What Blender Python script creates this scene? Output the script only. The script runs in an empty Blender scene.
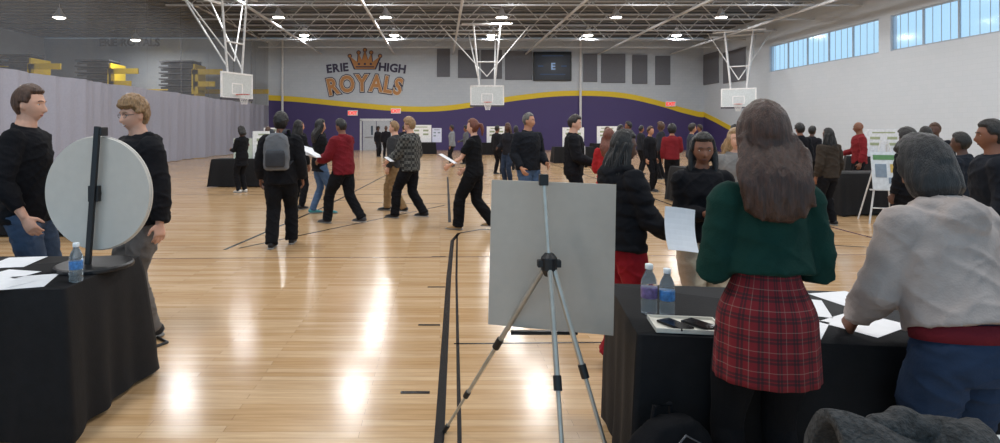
import bpy, bmesh, math, random
from mathutils import Vector, Matrix, noise
random.seed(7)
S=bpy.context.scene; COL=S.collection
V=Vector
def lin(h):
    h=h.lstrip('#'); o=[]
    for i in (0,2,4):
        c=int(h[i:i+2],16)/255
        o.append(c/12.92 if c<=.04045 else ((c+.055)/1.055)**2.4)
    return (*o,1)
# ---------------------------------------------------------------- materials
MC={}
def mat(name,col,rough=.6,metal=0,var=.12,scale=18,bump=0,bscale=60,stretch=(1,1,1),emit=0,trans=0,spec=.5,sheen=0):
    if name in MC: return MC[name]
    m=bpy.data.materials.new(name); m.use_nodes=True; nt=m.node_tree; N=nt.nodes; L=nt.links
    b=N['Principled BSDF']; c=lin(col)
    b.inputs['Roughness'].default_value=rough; b.inputs['Metallic'].default_value=metal
    b.inputs['Specular IOR Level'].default_value=spec
    tc=N.new('ShaderNodeTexCoord'); mp=N.new('ShaderNodeMapping'); mp.inputs['Scale'].default_value=stretch
    L.new(tc.outputs['Object'],mp.inputs[0])
    no=N.new('ShaderNodeTexNoise'); no.inputs['Scale'].default_value=scale; no.inputs['Detail'].default_value=4
    L.new(mp.outputs[0],no.inputs['Vector'])
    r=N.new('ShaderNodeValToRGB')
    r.color_ramp.elements[0].position=.3; r.color_ramp.elements[1].position=.7
    r.color_ramp.elements[0].color=(*[x*(1-var) for x in c[:3]],1)
    r.color_ramp.elements[1].color=(*[min(1,x*(1+var)+.002*var) for x in c[:3]],1)
    L.new(no.outputs[0],r.inputs[0]); L.new(r.outputs[0],b.inputs['Base Color'])
    if bump:
        n2=N.new('ShaderNodeTexNoise'); n2.inputs['Scale'].default_value=bscale; n2.inputs['Detail'].default_value=3
        L.new(mp.outputs[0],n2.inputs['Vector'])
        bp=N.new('ShaderNodeBump'); bp.inputs['Strength'].default_value=bump; bp.inputs['Distance'].default_value=.01
        L.new(n2.outputs[0],bp.inputs['Height']); L.new(bp.outputs[0],b.inputs['Normal'])
    if emit:
        b.inputs['Emission Color'].default_value=c; b.inputs['Emission Strength'].default_value=emit
    if trans:
        b.inputs['Transmission Weight'].default_value=trans
    if sheen: b.inputs['Sheen Weight'].default_value=sheen
    MC[name]=m; return m
def cloth(col,**k): 
    return mat('cloth_'+col,col,rough=.9,var=.15,scale=9,bump=.2,bscale=140,spec=.2,**k)
SKIN={'light':'#d9a58b','tan':'#bf8768','brown':'#80523c','dark':'#53362a'}
def skinm(k): return mat('skin_'+k,SKIN[k],rough=.55,var=.06,scale=25,bump=.05,bscale=300)
HAIR={'black':'#171311','dark':'#261b16','brown':'#4d3323','sandy':'#8f6e4a','auburn':'#6b3826','grey':'#5c5955','darkbrown':'#42291e','blond':'#a58560','softblack':'#232121'}
def hairm(k): return mat('hair_'+k,HAIR[k],rough=.45,var=.5,scale=14,bump=.6,bscale=40,stretch=(9,9,1))
# ---------------------------------------------------------------- mesh builder
class MB:
    def __init__(s): s.v=[];s.f=[];s.m=[];s.uv=None
    def tube(s,pts,rad,side=(1,0,0),n=12,mi=0,fn=None,caps=True):
        pts=[V(p) for p in pts]; rings=[]
        for i,p in enumerate(pts):
            t=(pts[min(i+1,len(pts)-1)]-pts[max(i-1,0)])
            if t.length<1e-7:t=V((0,0,1))
            t.normalize(); sd=V(side)
            if abs(sd.normalized().dot(t))>.97: sd=V((0,1,0)) if abs(t.y)<.9 else V((0,0,1))
            u=(sd-t*sd.dot(t)).normalized(); w=t.cross(u)
            r=rad[i] if isinstance(rad,(list,tuple)) else rad
            rx,ry=r if isinstance(r,(list,tuple)) else (r,r)
            b=len(s.v)
            for k in range(n):
                a=2*math.pi*k/n
                q=p+u*(rx*math.cos(a))+w*(ry*math.sin(a))
                if fn:q=fn(q,i,a)
                s.v.append(q)
            rings.append(b)
        for i in range(len(rings)-1):
            a,b=rings[i],rings[i+1]
            for k in range(n):
                k2=(k+1)%n; s.f.append((a+k,a+k2,b+k2,b+k)); s.m.append(mi)
        if caps:
            s.f.append(tuple(rings[0]+k for k in range(n))[::-1]); s.m.append(mi)
            s.f.append(tuple(rings[-1]+k for k in range(n))); s.m.append(mi)
        return s
    def cyl(s,a,b,r,n=10,mi=0,r2=None): return s.tube([a,b],[r,r if r2 is None else r2],n=n,mi=mi)
    def box(s,c,d,rot=None,mi=0):
        b=len(s.v)
        for x in(-1,1):
            for y in(-1,1):
                for z in(-1,1):
                    p=V((x*d[0]/2,y*d[1]/2,z*d[2]/2))
                    if rot is not None:p=rot@p
                    s.v.append(p+V(c))
        for f in((0,1,3,2),(4,6,7,5),(0,4,5,1),(2,3,7,6),(0,2,6,4),(1,5,7,3)):
            s.f.append(tuple(b+i for i in f)); s.m.append(mi)
        return s
    def grid(s,fn,nu,nv,closed=False,mi=0,mfn=None):
        b=len(s.v)
        for j in range(nv+1):
            for i in range(nu+(0 if closed else 1)): s.v.append(V(fn(i/nu,j/nv)))
        w=nu if closed else nu+1
        for j in range(nv):
            for i in range(nu):
                i2=(i+1)%w
                s.f.append((b+j*w+i,b+j*w+i2,b+(j+1)*w+i2,b+(j+1)*w+i)); s.m.append(mfn(i/nu,j/nv) if mfn else mi)
        return s
    def ell(s,c,r,M=None,nu=14,nv=10,mi=0,mfn=None,fn=None):
        b=len(s.v); c=V(c)
        def P(th,ph):
            d=V((math.sin(ph)*math.cos(th),math.sin(ph)*math.sin(th),math.cos(ph)))
            p=fn(d) if fn else V((d.x*r[0],d.y*r[1],d.z*r[2]))
            p=p+c
            return M@p if M is not None else p
        s.v.append(P(0,1e-4))
        for j in range(1,nv):
            for i in range(nu): s.v.append(P(2*math.pi*i/nu,math.pi*j/nv))
        s.v.append(P(0,math.pi-1e-4)); e=len(s.v)-1
        def mm(i,j): return mfn(i,j) if mfn else mi
        for i in range(nu):
            s.f.append((b,b+1+i,b+1+(i+1)%nu)); s.m.append(mm(i,0))
        for j in range(nv-2):
            for i in range(nu):
                a=b+1+j*nu; c2=a+nu
                s.f.append((a+i,c2+i,c2+(i+1)%nu,a+(i+1)%nu)); s.m.append(mm(i,j+1))
        for i in range(nu):
            a=b+1+(nv-2)*nu; s.f.append((a+i,e,a+(i+1)%nu)); s.m.append(mm(i,nv-1))
        return s
    def lathe(s,prof,c=(0,0,0),n=20,mi=0,mis=None):
        c=V(c); b=len(s.v)
        for (r,z) in prof:
            for k in range(n):
                a=2*math.pi*k/n; s.v.append(c+V((r*math.cos(a),r*math.sin(a),z)))
        for i in range(len(prof)-1):
            for k in range(n):
                k2=(k+1)%n; s.f.append((b+i*n+k,b+i*n+k2,b+(i+1)*n+k2,b+(i+1)*n+k)); s.m.append(mis[i] if mis else mi)
        s.f.append(tuple(b+k for k in range(n))[::-1]); s.m.append(mis[0] if mis else mi)
        e=b+(len(prof)-1)*n; s.f.append(tuple(e+k for k in range(n))); s.m.append(mis[-1] if mis else mi)
        return s
    def prism(s,pts,y0,y1,mi=0):
        b=len(s.v);n=len(pts)
        for (x,z) in pts: s.v.append(V((x,y0,z)))
        for (x,z) in pts: s.v.append(V((x,y1,z)))
        s.f.append(tuple(range(b,b+n))); s.m.append(mi)
        s.f.append(tuple(range(b+n,b+2*n))[::-1]); s.m.append(mi)
        for i in range(n):
            j=(i+1)%n; s.f.append((b+i,b+n+i,b+n+j,b+j)); s.m.append(mi)
        return s
PEND=[]
def mk(name,mb,mats,parent=None,smooth=False,recalc=True,voxel=0,sm=2,post=None,bevel=0):
    me=bpy.data.meshes.new(name); me.from_pydata([tuple(v) for v in mb.v],[],mb.f)
    if not isinstance(mats,(list,tuple)): mats=[mats]
    for m in mats: me.materials.append(m)
    me.polygons.foreach_set('material_index',mb.m)
    if recalc:
        bm=bmesh.new(); bm.from_mesh(me); bmesh.ops.recalc_face_normals(bm,faces=bm.faces); bm.to_mesh(me); bm.free()
    if smooth: me.polygons.foreach_set('use_smooth',[True]*len(me.polygons))
    me.update(); ob=bpy.data.objects.new(name,me); COL.objects.link(ob)
    if parent is not None: ob.parent=parent
    if voxel:
        r=ob.modifiers.new('r','REMESH'); r.mode='VOXEL'; r.voxel_size=voxel
        if sm: q=ob.modifiers.new('s','SMOOTH'); q.iterations=sm; q.factor=.5
        PEND.append((ob,post,mats[0]))
    if bevel:
        q=ob.modifiers.new('b','BEVEL'); q.width=bevel; q.segments=2; q.limit_method='ANGLE'
    return ob
def flush():
    dg=bpy.context.evaluated_depsgraph_get(); dg.update()
    out=[]
    for ob,post,m in PEND:
        out.append(bpy.data.meshes.new_from_object(ob.evaluated_get(dg)))
    for (ob,post,m),me in zip(PEND,out):
        ob.modifiers.clear(); nm=ob.data.name; ob.data=me
        me.materials.clear(); me.materials.append(m)
        me.polygons.foreach_set('use_smooth',[True]*len(me.polygons))
        if post:
            ns=[v.normal.copy() for v in me.vertices]
            for v,n in zip(me.vertices,ns): v.co=v.co+n*post(v.co)
        me.update()
    PEND.clear()
def tag(ob,label,cat,group=None):
    ob['label']=label; ob['category']=cat
    if group: ob['group']=group
    return ob
def empty(name,loc,rz=0):
    o=bpy.data.objects.new(name,None); COL.objects.link(o); o.location=loc; o.rotation_euler=(0,0,rz); o.empty_display_size=.1; return o
def struct(ob): ob['kind']='structure'; return ob
# ---------------------------------------------------------------- text
def glyphs(txt,size,off=0,ext=.02,place=None,space=.06,xs=1):
    mb=MB(); x=0; items=[]
    for ch in txt:
        if ch==' ': x+=size*.35; continue
        cu=bpy.data.curves.new('t','FONT'); cu.body=ch; cu.size=size; cu.offset=0; cu.extrude=ext; cu.align_x='LEFT'; cu.resolution_u=3
        o=bpy.data.objects.new('t',cu); COL.objects.link(o)
        bpy.context.view_layer.update(); dg=bpy.context.evaluated_depsgraph_get()
        me0=bpy.data.meshes.new_from_object(o.evaluated_get(dg)); xx=[v.co.x for v in me0.vertices]
        cu.offset=off; bpy.context.view_layer.update(); dg=bpy.context.evaluated_depsgraph_get()
        me=bpy.data.meshes.new_from_object(o.evaluated_get(dg))
        mn,mx=min(xx),max(xx); items.append((me,x+(mx-mn)*xs/2,(mn+mx)/2)); x+=(mx-mn)*xs+size*space
        bpy.data.objects.remove(o)
    tot=x-size*space
    for me,cx,mid in items:
        c=cx-tot/2; dx,dz,rot,sc=place(c) if place else (c,0,0,1)
        b=len(mb.v); cs,sn=math.cos(rot),math.sin(rot)
        for v in me.vertices:
            px=(v.co.x-mid)*xs; pz=v.co.y*sc
            mb.v.append(V((dx+px*cs-pz*sn,-v.co.z,dz+px*sn+pz*cs)))
        for p in me.polygons: mb.f.append(tuple(b+i for i in p.vertices)); mb.m.append(0)
    return mb
# ---------------------------------------------------------------- human
def sm(t): t=max(0,min(1,t)); return t*t*(3-2*t)
def g(a,w): return math.exp(-(a/w)**2)
def head_shape(d):
    x,y,z=.074*d.x,.092*d.y,.118*d.z
    if z<0:
        t=-z/.118; x*=1-.30*t**1.6
        if y<0: y*=1-.5*t
        else: y+=.010*t
    if y>0:
        f=min(1,y/.05); y*=.96
        gz=0
        if -.052<z<.012: gz=sm((.012-z)/.055)*sm((z+.058)/.012)
        y+=f*.026*g(x,.012)*gz
        y-=f*.011*g(abs(x)-.031,.015)*g(z-.0,.014)
        y+=f*.005*g(z-.022,.01)
        y+=f*.006*g(x,.022)*g(z+.072,.010)
        y-=f*.004*g(x,.02)*g(z+.087,.006)
        y+=f*.006*g(x,.02)*g(z+.104,.014)
    return V((x,y,z))
FR=[]
for j in range(60):
    for i in range(60):
        ph=math.pi*j/60; th=math.pi*i/60
        FR.append(head_shape(V((math.sin(ph)*math.cos(th),math.sin(ph)*math.sin(th),math.cos(ph)))))
def surf(x,z): return min(FR,key=lambda p:(p.x-x)**2+(p.z-z)**2).y
EYEY=surf(.031,0)
def ik(a,t,l1,l2,pole):
    d=t-a; L=min(d.length,(l1+l2)*.996); L=max(L,.08); dn=d.normalized()
    x=(l1*l1-l2*l2+L*L)/(2*L); h=math.sqrt(max(0,l1*l1-x*x))
    pn=pole-dn*pole.dot(dn); pn.normalize()
    return a+dn*x+pn*h, a+dn*L
def limb(a,j,b,ra,rm,rj,rc,rb,ext=0):
    pts=[a,a.lerp(j,.5),a.lerp(j,.85),j*.8+a.lerp(j,.85)*.1+j.lerp(b,.15)*.1,j.lerp(b,.15),j.lerp(b,.4),j.lerp(b,.75),b]
    return pts,[ra,rm,rj*1.02,rj,rj*1.01,rc,(rc+rb)/2,rb]
def hand(mb,w,d,n,ts,curl,s=1):
    d=d.normalized(); n=(n-d*n.dot(d)).normalized(); b=d.cross(n)
    mb.tube([w-d*.03,w,w+d*.03,w+d*.065,w+d*.092],[(.026,.022),(.026,.020),(.034,.018),(.041,.016),(.038,.013)],side=b,n=12)
    for o,l in ((.031,.066),(.0105,.076),(-.0105,.071),(-.031,.056)):
        o*=ts; p=w+d*.082+b*o; a=curl*(1.1 if abs(o)>.02 else .9); ang=.15
        pts=[p]; 
        dirv=d+b*(o*.8)
        for q,k in ((.42,1),(.32,1),(.26,1)):
            ang+=a*k; dd=dirv.normalized()*math.cos(ang)+n*math.sin(ang); p=p+dd*l*q*1.1; pts.append(p)
        mb.tube(pts,[.0098,.009,.0083,.006],side=b,n=8)
    p=w+d*.02+b*(.022*ts); dd=(d*.65+b*(.7*ts)+n*.35).normalized(); p2=p+dd*.045; dd2=(d*.85+b*(.3*ts)+n*.4).normalized()
    mb.tube([p,p2,p2+dd2*.028,p2+dd2*.046],[.014,.0115,.0095,.006],side=b,n=8)
VOX={0:.0065,1:.011,2:.017}
def foldf(amp,puff=False):
    def f(p):
        a=noise.noise(V((p.x*6+3,p.y*6,p.z*9)))
        q=noise.noise(V((p.x*5+1,p.y*5+7,p.z*11+ .6*p.x*9)))
        r2=(1-min(1,abs(q)*2.2))**3
        q2=noise.noise(V((p.x*10-4,p.y*10+2,p.z*19-p.x*12)))
        r3=(1-min(1,abs(q2)*2.4))**3
        r=amp*(.8*a+1.0*r2+.5*r3-.35)
        if puff: r+=.010*abs(math.sin(p.z*38))
        return r
    return f
def person(label,x,y,hd,H=1.75,fem=False,w=1.0,lean=0,twist=0,head=(0,0),wr=None,wl=None,fr=None,fl=None,skin='light',
           top=None,bot=None,hair=('short','brown'),shoes='#15151a',lod=1,curl=.35,group=None,glasses=False,feetyaw=0,elb=(.45,-1,-.3),smile=False):
    s=H/1.75; hd=math.radians(hd); lean=math.radians(lean); tw=math.radians(twist); vox=VOX[lod]
    fr=fr or (.1,0,0); fl=fl or (-.1,0,0)
    top=top or {}; bot=bot or {}
    hz=.92
    for f,sx in((fr,1),(fl,-1)):
        dx=f[0]-sx*.088; r=.848**2-dx*dx-f[1]**2; hz=min(hz,.085+f[2]+math.sqrt(max(.1,r)))
    drop=.92-hz
    def U(p):
        p=V(p); t=sm((p.z-.86)/.3); q=p-V((0,0,.92))
        q=Matrix.Rotation(tw*t,3,'Z')@(Matrix.Rotation(-lean*t,3,'X')@q)
        return q+V((0,0,.92-drop))
    def fin(mb):
        mb.v=[v*s for v in mb.v]; return mb
    # ---- body
    mb=MB()
    if fem: R=[(.84,.13,.10,0),(.92,.165,.115,-.01),(1.0,.145,.10,-.005),(1.09,.115,.085,0),(1.2,.13,.095,.005),(1.29,.14,.115,.015),(1.37,.14,.10,.0),(1.43,.11,.08,-.01),(1.47,.06,.06,-.01),(1.52,.046,.05,0),(1.585,.045,.05,.005)]
    else: R=[(.84,.13,.10,0),(.92,.155,.11,0),(1.0,.145,.10,0),(1.09,.135,.095,0),(1.2,.148,.102,.005),(1.30,.165,.112,.01),(1.38,.16,.105,0),(1.43,.125,.085,-.01),(1.47,.07,.068,-.01),(1.52,.056,.06,0),(1.585,.054,.06,.005)]
    SD=Matrix.Rotation(tw,3,'Z')@V((1,0,0))
    mb.tube([U((0,yo,z)) for z,a,b,yo in R],[(a*(w if z<1.44 else 1),b*(w if z<1.44 else 1)) for z,a,b,yo in R],side=SD,n=24)
    hc=U((0,.018,1.628)); 
    HM=Matrix.Translation(hc)@Matrix.Rotation(tw+math.radians(head[0]),4,'Z')@Matrix.Rotation(-lean*.35-math.radians(head[1]),4,'X')
    nu,nv=(56,44) if lod==0 else ((40,30) if lod==1 else (20,16))
    mb.ell((0,0,0),(1,1,1),M=HM,nu=nu,nv=nv,fn=head_shape)
    if lod<2:
        for sx in(1,-1): mb.ell((sx*.073,-.008,-.012),(.010,.019,.031),M=HM,nu=10,nv=8)
    sw=.152 if fem else .172; sw*=w
    arms=[]
    for sx,t in((1,wr),(-1,wl)):
        a=U((sx*sw,0,1.395)); 
        if t is None: t=(sx*(.235*w),.05,.87)
        tt=V(t)-V((0,0,drop))
        pole=Matrix.Rotation(tw,3,'Z')@V((sx*elb[0],elb[1],elb[2]))
        e,wv=ik(a,tt,.285,.255,pole); k=.88 if fem else 1
        pts,r=limb(a,e,wv,.05*k,.045*k,.038*k,.036*k,.026*k); mb.tube(pts,r,n=14)
        mb.ell(a,(.05*k,.05*k,.05*k))
        d=(wv-e).normalized(); n=V((-sx,0,0))
        if abs(n.dot(d))>.8:n=V((0,0,-1))
        hand(mb,wv,d,n,sx,curl); arms.append((a,e,wv,sx,k))
    legs=[]
    for sx,f in((1,fr),(-1,fl)):
        a=V((sx*.088,0,.905-drop)); an=V((f[0],f[1],.085+f[2])); kn,an=ik(a,an,.435,.415,V((sx*.05,1,0)))
        pts,r=limb(a,kn,an,.085,.075,.053,.054,.036); mb.tube(pts,r,n=14)
        mb.tube([an+V((0,-.02,-.02)),an+V((0,.05,-.045)),an+V((0,.13,-.06))],[.034,.03,.02],n=10)
        legs.append((a,kn,an,sx))
    body=mk('person',fin(mb),skinm(skin),voxel=vox,sm=1)
    body.location=(x,y,0); body.rotation_euler=(0,0,hd); tag(body,label,'person',group)
    # ---- top garment
    tc=top.get('c','#15151a'); e=top.get('e',.026); hem=top.get('hem',.86); amp=top.get('amp',.009 if lod<2 else .005)
    gm=top.get('mat') or cloth(tc)
    mb=MB(); rr=[(z,a,b,yo) for z,a,b,yo in R if z<1.46 and z>hem+.03]
    z0=R[1]; rings=[(hem,(z0[1]+.004),(z0[2]+.004),z0[3])]+rr+[(1.462,.085,.075,-.01),(1.485,.068,.068,-.005)]
    loose=top.get('loose',.6)
    def rad(z,a,b):
        ex=e if z<1.44 else e*.35
        mxa=.158 if fem else .165; mxb=.112
        if z<1.3: a=a+(mxa-a)*loose if a<mxa else a; b=b+(mxb-b)*loose if b<mxb else b
        ww=w if z<1.44 else 1
        return (a*ww+ex,b*ww+ex)
    mb.tube([U((0,yo,z)) for z,a,b,yo in rings],[rad(z,a,b) for z,a,b,yo in rings],side=SD,n=28)
    for a,el,wv,sx,k in arms:
        mb.ell(a,(.05*k+e,.05*k+e,.048*k+e*.8))
        if top.get('sleeve','long')=='long':
            pts,r=limb(a,el,wv-(wv-el).normalized()*top.get('cuff',.01),.052*k+e,.048*k+e,.042*k+e,.040*k+e,.031*k+e*.55)
        else:
            p2=a.lerp(el,.72); pts=[a,a.lerp(el,.35),p2]; r=[.052*k+e,.052*k+e,.054*k+e]
        mb.tube(pts,r,n=16)
    if top.get('hood'):
        arc=[U((.085*math.sin(t)*1.05,-.02-.085*math.cos(t),1.475-.03*math.cos(t)+ (.0 if abs(t)<1.6 else -.03))) for t in [i*.42-2.3 for i in range(12)]]
        mb.tube(arc,[.02]+[.033]*10+[.02],side=(0,0,1),n=10)
        mb.ell(U((0,-.115,1.40)),(.105,.05,.085))
    mk(top.get('n','jacket'),fin(mb),gm,parent=body,voxel=max(vox,.009 if lod==0 else vox),sm=2,post=foldf(amp,top.get('puff')))
    if top.get('under'):
        mb=MB(); mb.tube([U((0,0,z)) for z in(hem-.045,hem+.02)],[(R[1][1]*w+e*.6,R[1][2]*w+e*.6)]*2,n=28)
        mk('undershirt',fin(mb),cloth(top['under']),parent=body,smooth=True)
    if top.get('front'):
        mb=MB()
        def ff(u,v):
            z=1.0+.44*v; a=.155; b=.112+e; xx=(u-.5)*.10*(1.1-.3*v)
            yy=(b+.022-.045*sm((v-.6)/.4))*math.sqrt(max(0,1-(xx/(a+.03))**2)); return U((xx,yy,z))
        mb.grid(ff,6,14); o=mk('shirt_front',fin(mb),cloth(top['front']),parent=body,smooth=True)
        so=o.modifiers.new('so','SOLIDIFY'); so.thickness=.006
    # ---- bottom garment
    bk=bot.get('kind','pants'); be=bot.get('e',.020); bc=bot.get('c','#15151a'); hemr=bot.get('hem',.06)
    mb=MB()
    pr=[(1.02,.145,.102),(.93,.163,.115),(.87,.16,.112),(.80,.11,.09)]
    fy=R[1][3]
    mb.tube([U((0,fy if z<.99 else 0,z)) for z,_,_ in pr],[(a*w+be*.7,b*w+be*.7) for _,a,b in pr],n=24)
    for a,kn,an,sx in legs:
        mw=max(1,w)
        pts,r=limb(a,kn,an+V((0,-.005,-.03 if bk!='tights' else 0)),.084*min(mw,1.1)+be,.076*min(mw,1.12)+be,.054+be,.053+be,hemr if bk!='tights' else .045)
        if hemr>.075: r[5]=(r[4]+hemr)/2; r[6]=hemr*.96
        mb.tube(pts,r,n=16)
    mk('tights' if bk=='tights' else bot.get('n','trousers'),fin(mb),bot.get('mat') or cloth(bc),parent=body,voxel=max(vox,.009) if bk!='tights' else vox,sm=2 if bk!='tights' else 1,post=None if bk=='tights' else foldf(.009))
    if bot.get('skirt'):
        mb=MB(); z1,z2=1.13,bot['skirt']
        def sf(u,v):
            a=2*math.pi*u; z=z1+(z2-z1)*v; t=sm(v*2.2)
            rx=.130+(.060)*t+.024*v; ry=.105+.034*t+.022*v; pl=1+.018*math.sin(a*14)*v+.012*noise.noise(V((math.cos(a)*3,math.sin(a)*3,z*3)))
            return V((rx*w*pl*math.cos(a),ry*w*pl*math.sin(a)-.005,z-drop))
        mb.grid(sf,112,24,closed=True); fin(mb)
        o=mk('skirt',mb,bot['skmat'],parent=body,smooth=True)
        so=o.modifiers.new('so','SOLIDIFY'); so.thickness=.006
        uv=o.data.uv_layers.new(name='UVMap')
        for lp in o.data.loops:
            co=o.data.vertices[lp.vertex_index].co; a=math.atan2(co.y,co.x)/(2*math.pi)
            uv.data[lp.index].uv=(a+.5,co.z)
        for pg in o.data.polygons:
            us=[uv.data[i].uv[0] for i in pg.loop_indices]
            if max(us)-min(us)>.5:
                for i in pg.loop_indices:
                    if uv.data[i].uv[0]<.5: uv.data[i].uv[0]+=1
    # ---- shoes
    for a,kn,an,sx in legs:
        mb=MB(); P=[(-.078,.02,.02,.035),(-.066,.034,.04,.046),(-.03,.038,.05,.05),(.03,.040,.045,.045),(.08,.044,.034,.034),(.13,.046,.028,.028),(.17,.038,.022,.022),(.195,.018,.012,.014)]
        lift=an.z-.085
        def sfn(q,i,a_): q=V(q); q.z=max(q.z,lift); return q
        mb.tube([(an.x,an.y+p[0]*.95,p[3]+lift) for p in P],[(p[1],p[2]) for p in P],n=16,fn=sfn)
        mb.tube([(an.x,an.y+p[0]*1.02,.011+lift) for p in P],[(p[1]+.004,.011) for p in P],n=12,mi=1,fn=sfn)
        so_=top.get('sole','#8f8c88')
        mk('shoe',fin(mb),[mat('shoe_'+shoes,shoes,rough=.6),mat('sole_'+so_,so_,rough=.7)],parent=body,smooth=True)
    # ---- hair
    kind,hcx=hair
    if kind!='bald':
        mb=MB(); lng=kind in('bob','long','braids','pony','tied')
        th={'short':.017,'curly':.028,'bob':.022,'long':.020,'braids':.012,'pony':.014,'fade':.009,'afro':.045,'mop':.026,'tied':.020}[kind]
        def hs(d):
            p=head_shape(d); q=p.copy()
            if p.y>0 and p.z<.03: q=V((.074*d.x,.088*d.y,.118*d.z))
            ins=False
            if lng:
                ins=(p.y>.025 and p.z<.068 and abs(p.x)<.064) or p.z<-.10
                if kind in('pony','braids','tied'): ins=ins or (p.y>-.0 and p.z<.0)or (p.y>.025 and p.z<.06)
            else:
                hl=.066 if kind!='mop' else .048
                if p.y>.03: ins=p.z<hl
                elif p.y>-.025: ins=p.z<.012
                else: ins=p.z<-.072
            if ins: return p*.86
            t=th*(1+.5*max(0,d.z)); 
            return q+q.normalized()*t
        mb.ell((0,0,0),(1,1,1),M=HM,nu=36,nv=28,fn=hs)
        def hp(a): return HM@V(a)
        H3=HM.to_3x3()@V((1,0,0))
        if kind=='bob':
            mb.tube([hp(a) for a in((0,-.015,.06),(0,-.02,0),(0,-.025,-.06),(0,-.03,-.11),(0,-.03,-.135))],[(.085,.085),(.101,.088),(.106,.088),(.10,.08),(.08,.06)],side=H3,n=24)
        if kind=='long':
            mb.tube([hp(a) for a in((0,-.015,.05),(0,-.025,-.02),(0,-.04,-.09),(0,-.075,-.15),(0.0,-.105,-.21),(.005,-.118,-.27),(.01,-.123,-.30),(.01,-.125,-.32))],[(.084,.084),(.094,.08),(.100,.07),(.108,.058),(.116,.048),(.11,.04),(.085,.03),(.04,.015)],side=H3,n=28)
            rnd=random.Random(9)
            for i in range(16):
                a0=-1+2*i/15; z1=-.25-.08*rnd.random()
                pts=[hp((a0*.094*(1+.14*t)+.012*math.sin(t*9+i*2),-.05-.085*sm(t*1.5)-.018*(1-a0*a0),.0+(z1)*t)) for t in[q/8 for q in range(9)]]
                mb.tube(pts,[.018,.020,.021,.021,.021,.020,.018,.013,.005],n=8)
        if kind=='pony':
            mb.tube([hp(a) for a in((0,-.10,.03),(0,-.14,.02),(0,-.15,-.06),(0,-.14,-.16))],[.025,.032,.03,.01],n=12)
        if kind=='tied':
            mb.ell((0,-.06,.03),(.10,.075,.095),M=HM)
            for sx in(1,-1): mb.tube([hp(a) for a in((sx*.07,-.02,.03),(sx*.088,-.015,-.05),(sx*.09,.01,-.13),(sx*.085,.04,-.22))],[.025,.028,.024,.01],n=10)
        if kind=='curly' or kind=='mop':
            rnd=random.Random(3)
            for i in range(50):
                d=V((rnd.uniform(-1,1),rnd.uniform(-1,.9),rnd.uniform(0.1,1))).normalized(); p=head_shape(d)
                if p.y>.03 and p.z<.06: continue
                mb.ell(p+d*th*.9,(.017,.017,.015),M=HM,nu=8,nv=6)
        def strand(p): return .004*noise.noise(V((p.x*75,p.y*75,p.z*6)))+.004*noise.noise(V((p.x*22,p.y*22,p.z*4)))
        if kind in('curly','afro','mop'): strand=lambda p:.007*noise.noise(p*55)
        mk('hair',fin(mb),hairm(hcx),parent=body,voxel=max(vox,.007),sm=2 if kind!='curly' else 1,post=strand)
        if kind=='braids':
            mb=MB(); rnd=random.Random(5)
            for i in range(34):
                a=math.pi*(.92+1.16*i/33.0)
                cx,cy=.082*math.cos(a),.09*math.sin(a)*.9-.005
                if cy>.02: continue
                L=rnd.uniform(.26,.36); z=.03
                pts=[]; 
                for q in range(10):
                    t=q/9; out=1+.35*sm(t*1.6)
                    pts.append(hp((cx*out+.006*math.sin(t*7+i),cy*out-.015*t+.006*math.cos(t*6+i),z-L*t)))
                mb.tube(pts,[.009+.0015*math.sin(q*2.5) for q in range(9)]+[.004],n=7)
            mk('braids',fin(mb),hairm(hcx),parent=body,smooth=True)['label']='long thin box braids'
    # ---- face
    if lod<2:
        ey=EYEY
        for sx in(1,-1):
            mb=MB(); mb.ell((sx*.031,ey-.0085,0.0),(.0135,.0125,.0075),M=HM,nu=16,nv=12)
            mm=[]
            HI=HM.inverted()
            for f in mb.f:
                c=sum((mb.v[i] for i in f),V())/len(f); q=HI@c
                mm.append(1 if (q.y>ey and abs(q.x-sx*.031)<.0062) else 0)
            mb.m=mm
            mk('eye',fin(mb),[mat('eye_white','#cfc9c0',rough=.3),mat('eye_iris','#21150f',rough=.2)],parent=body,smooth=True)
        for sx in(1,-1):
            mb=MB(); mb.tube([HM@V((sx*q,surf(q,.024)+.001,.020+z)) for q,z in((.014,0),(.026,.005),(.038,.004),(.047,-.002))],[.002,.0034,.003,.0015],n=6)
            mk('eyebrow',fin(mb),hairm(hcx if hcx!='grey' else 'dark'),parent=body,smooth=True)
        mb=MB()
        mb.tube([HM@V((q,surf(q,-.072)-.001,-.072+.002*abs(q)/.02+(.004*abs(q)/.02 if smile else 0))) for q in(-.024,-.012,0,.012,.024)],[(.001,.002),(.004,.0055),(.004,.006),(.004,.0055),(.001,.002)],side=(0,1,0),n=8)
        mk('mouth',fin(mb),mat('lip_'+skin,{'light':'#a8605a','tan':'#8f4f45','brown':'#5e3430','dark':'#3c211f'}[skin],rough=.5),parent=body,smooth=True)
        if smile:
            mb=MB(); mb.tube([HM@V((q,surf(q,-.072)+.0025,-.071+.004*abs(q)/.02)) for q in(-.016,-.008,0,.008,.016)],[(.001,.001),(.003,.0035),(.003,.004),(.003,.0035),(.001,.001)],side=(0,1,0),n=8)
            mk('teeth',fin(mb),mat('teeth','#e2ddd2',rough=.3),parent=body,smooth=True)
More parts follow.
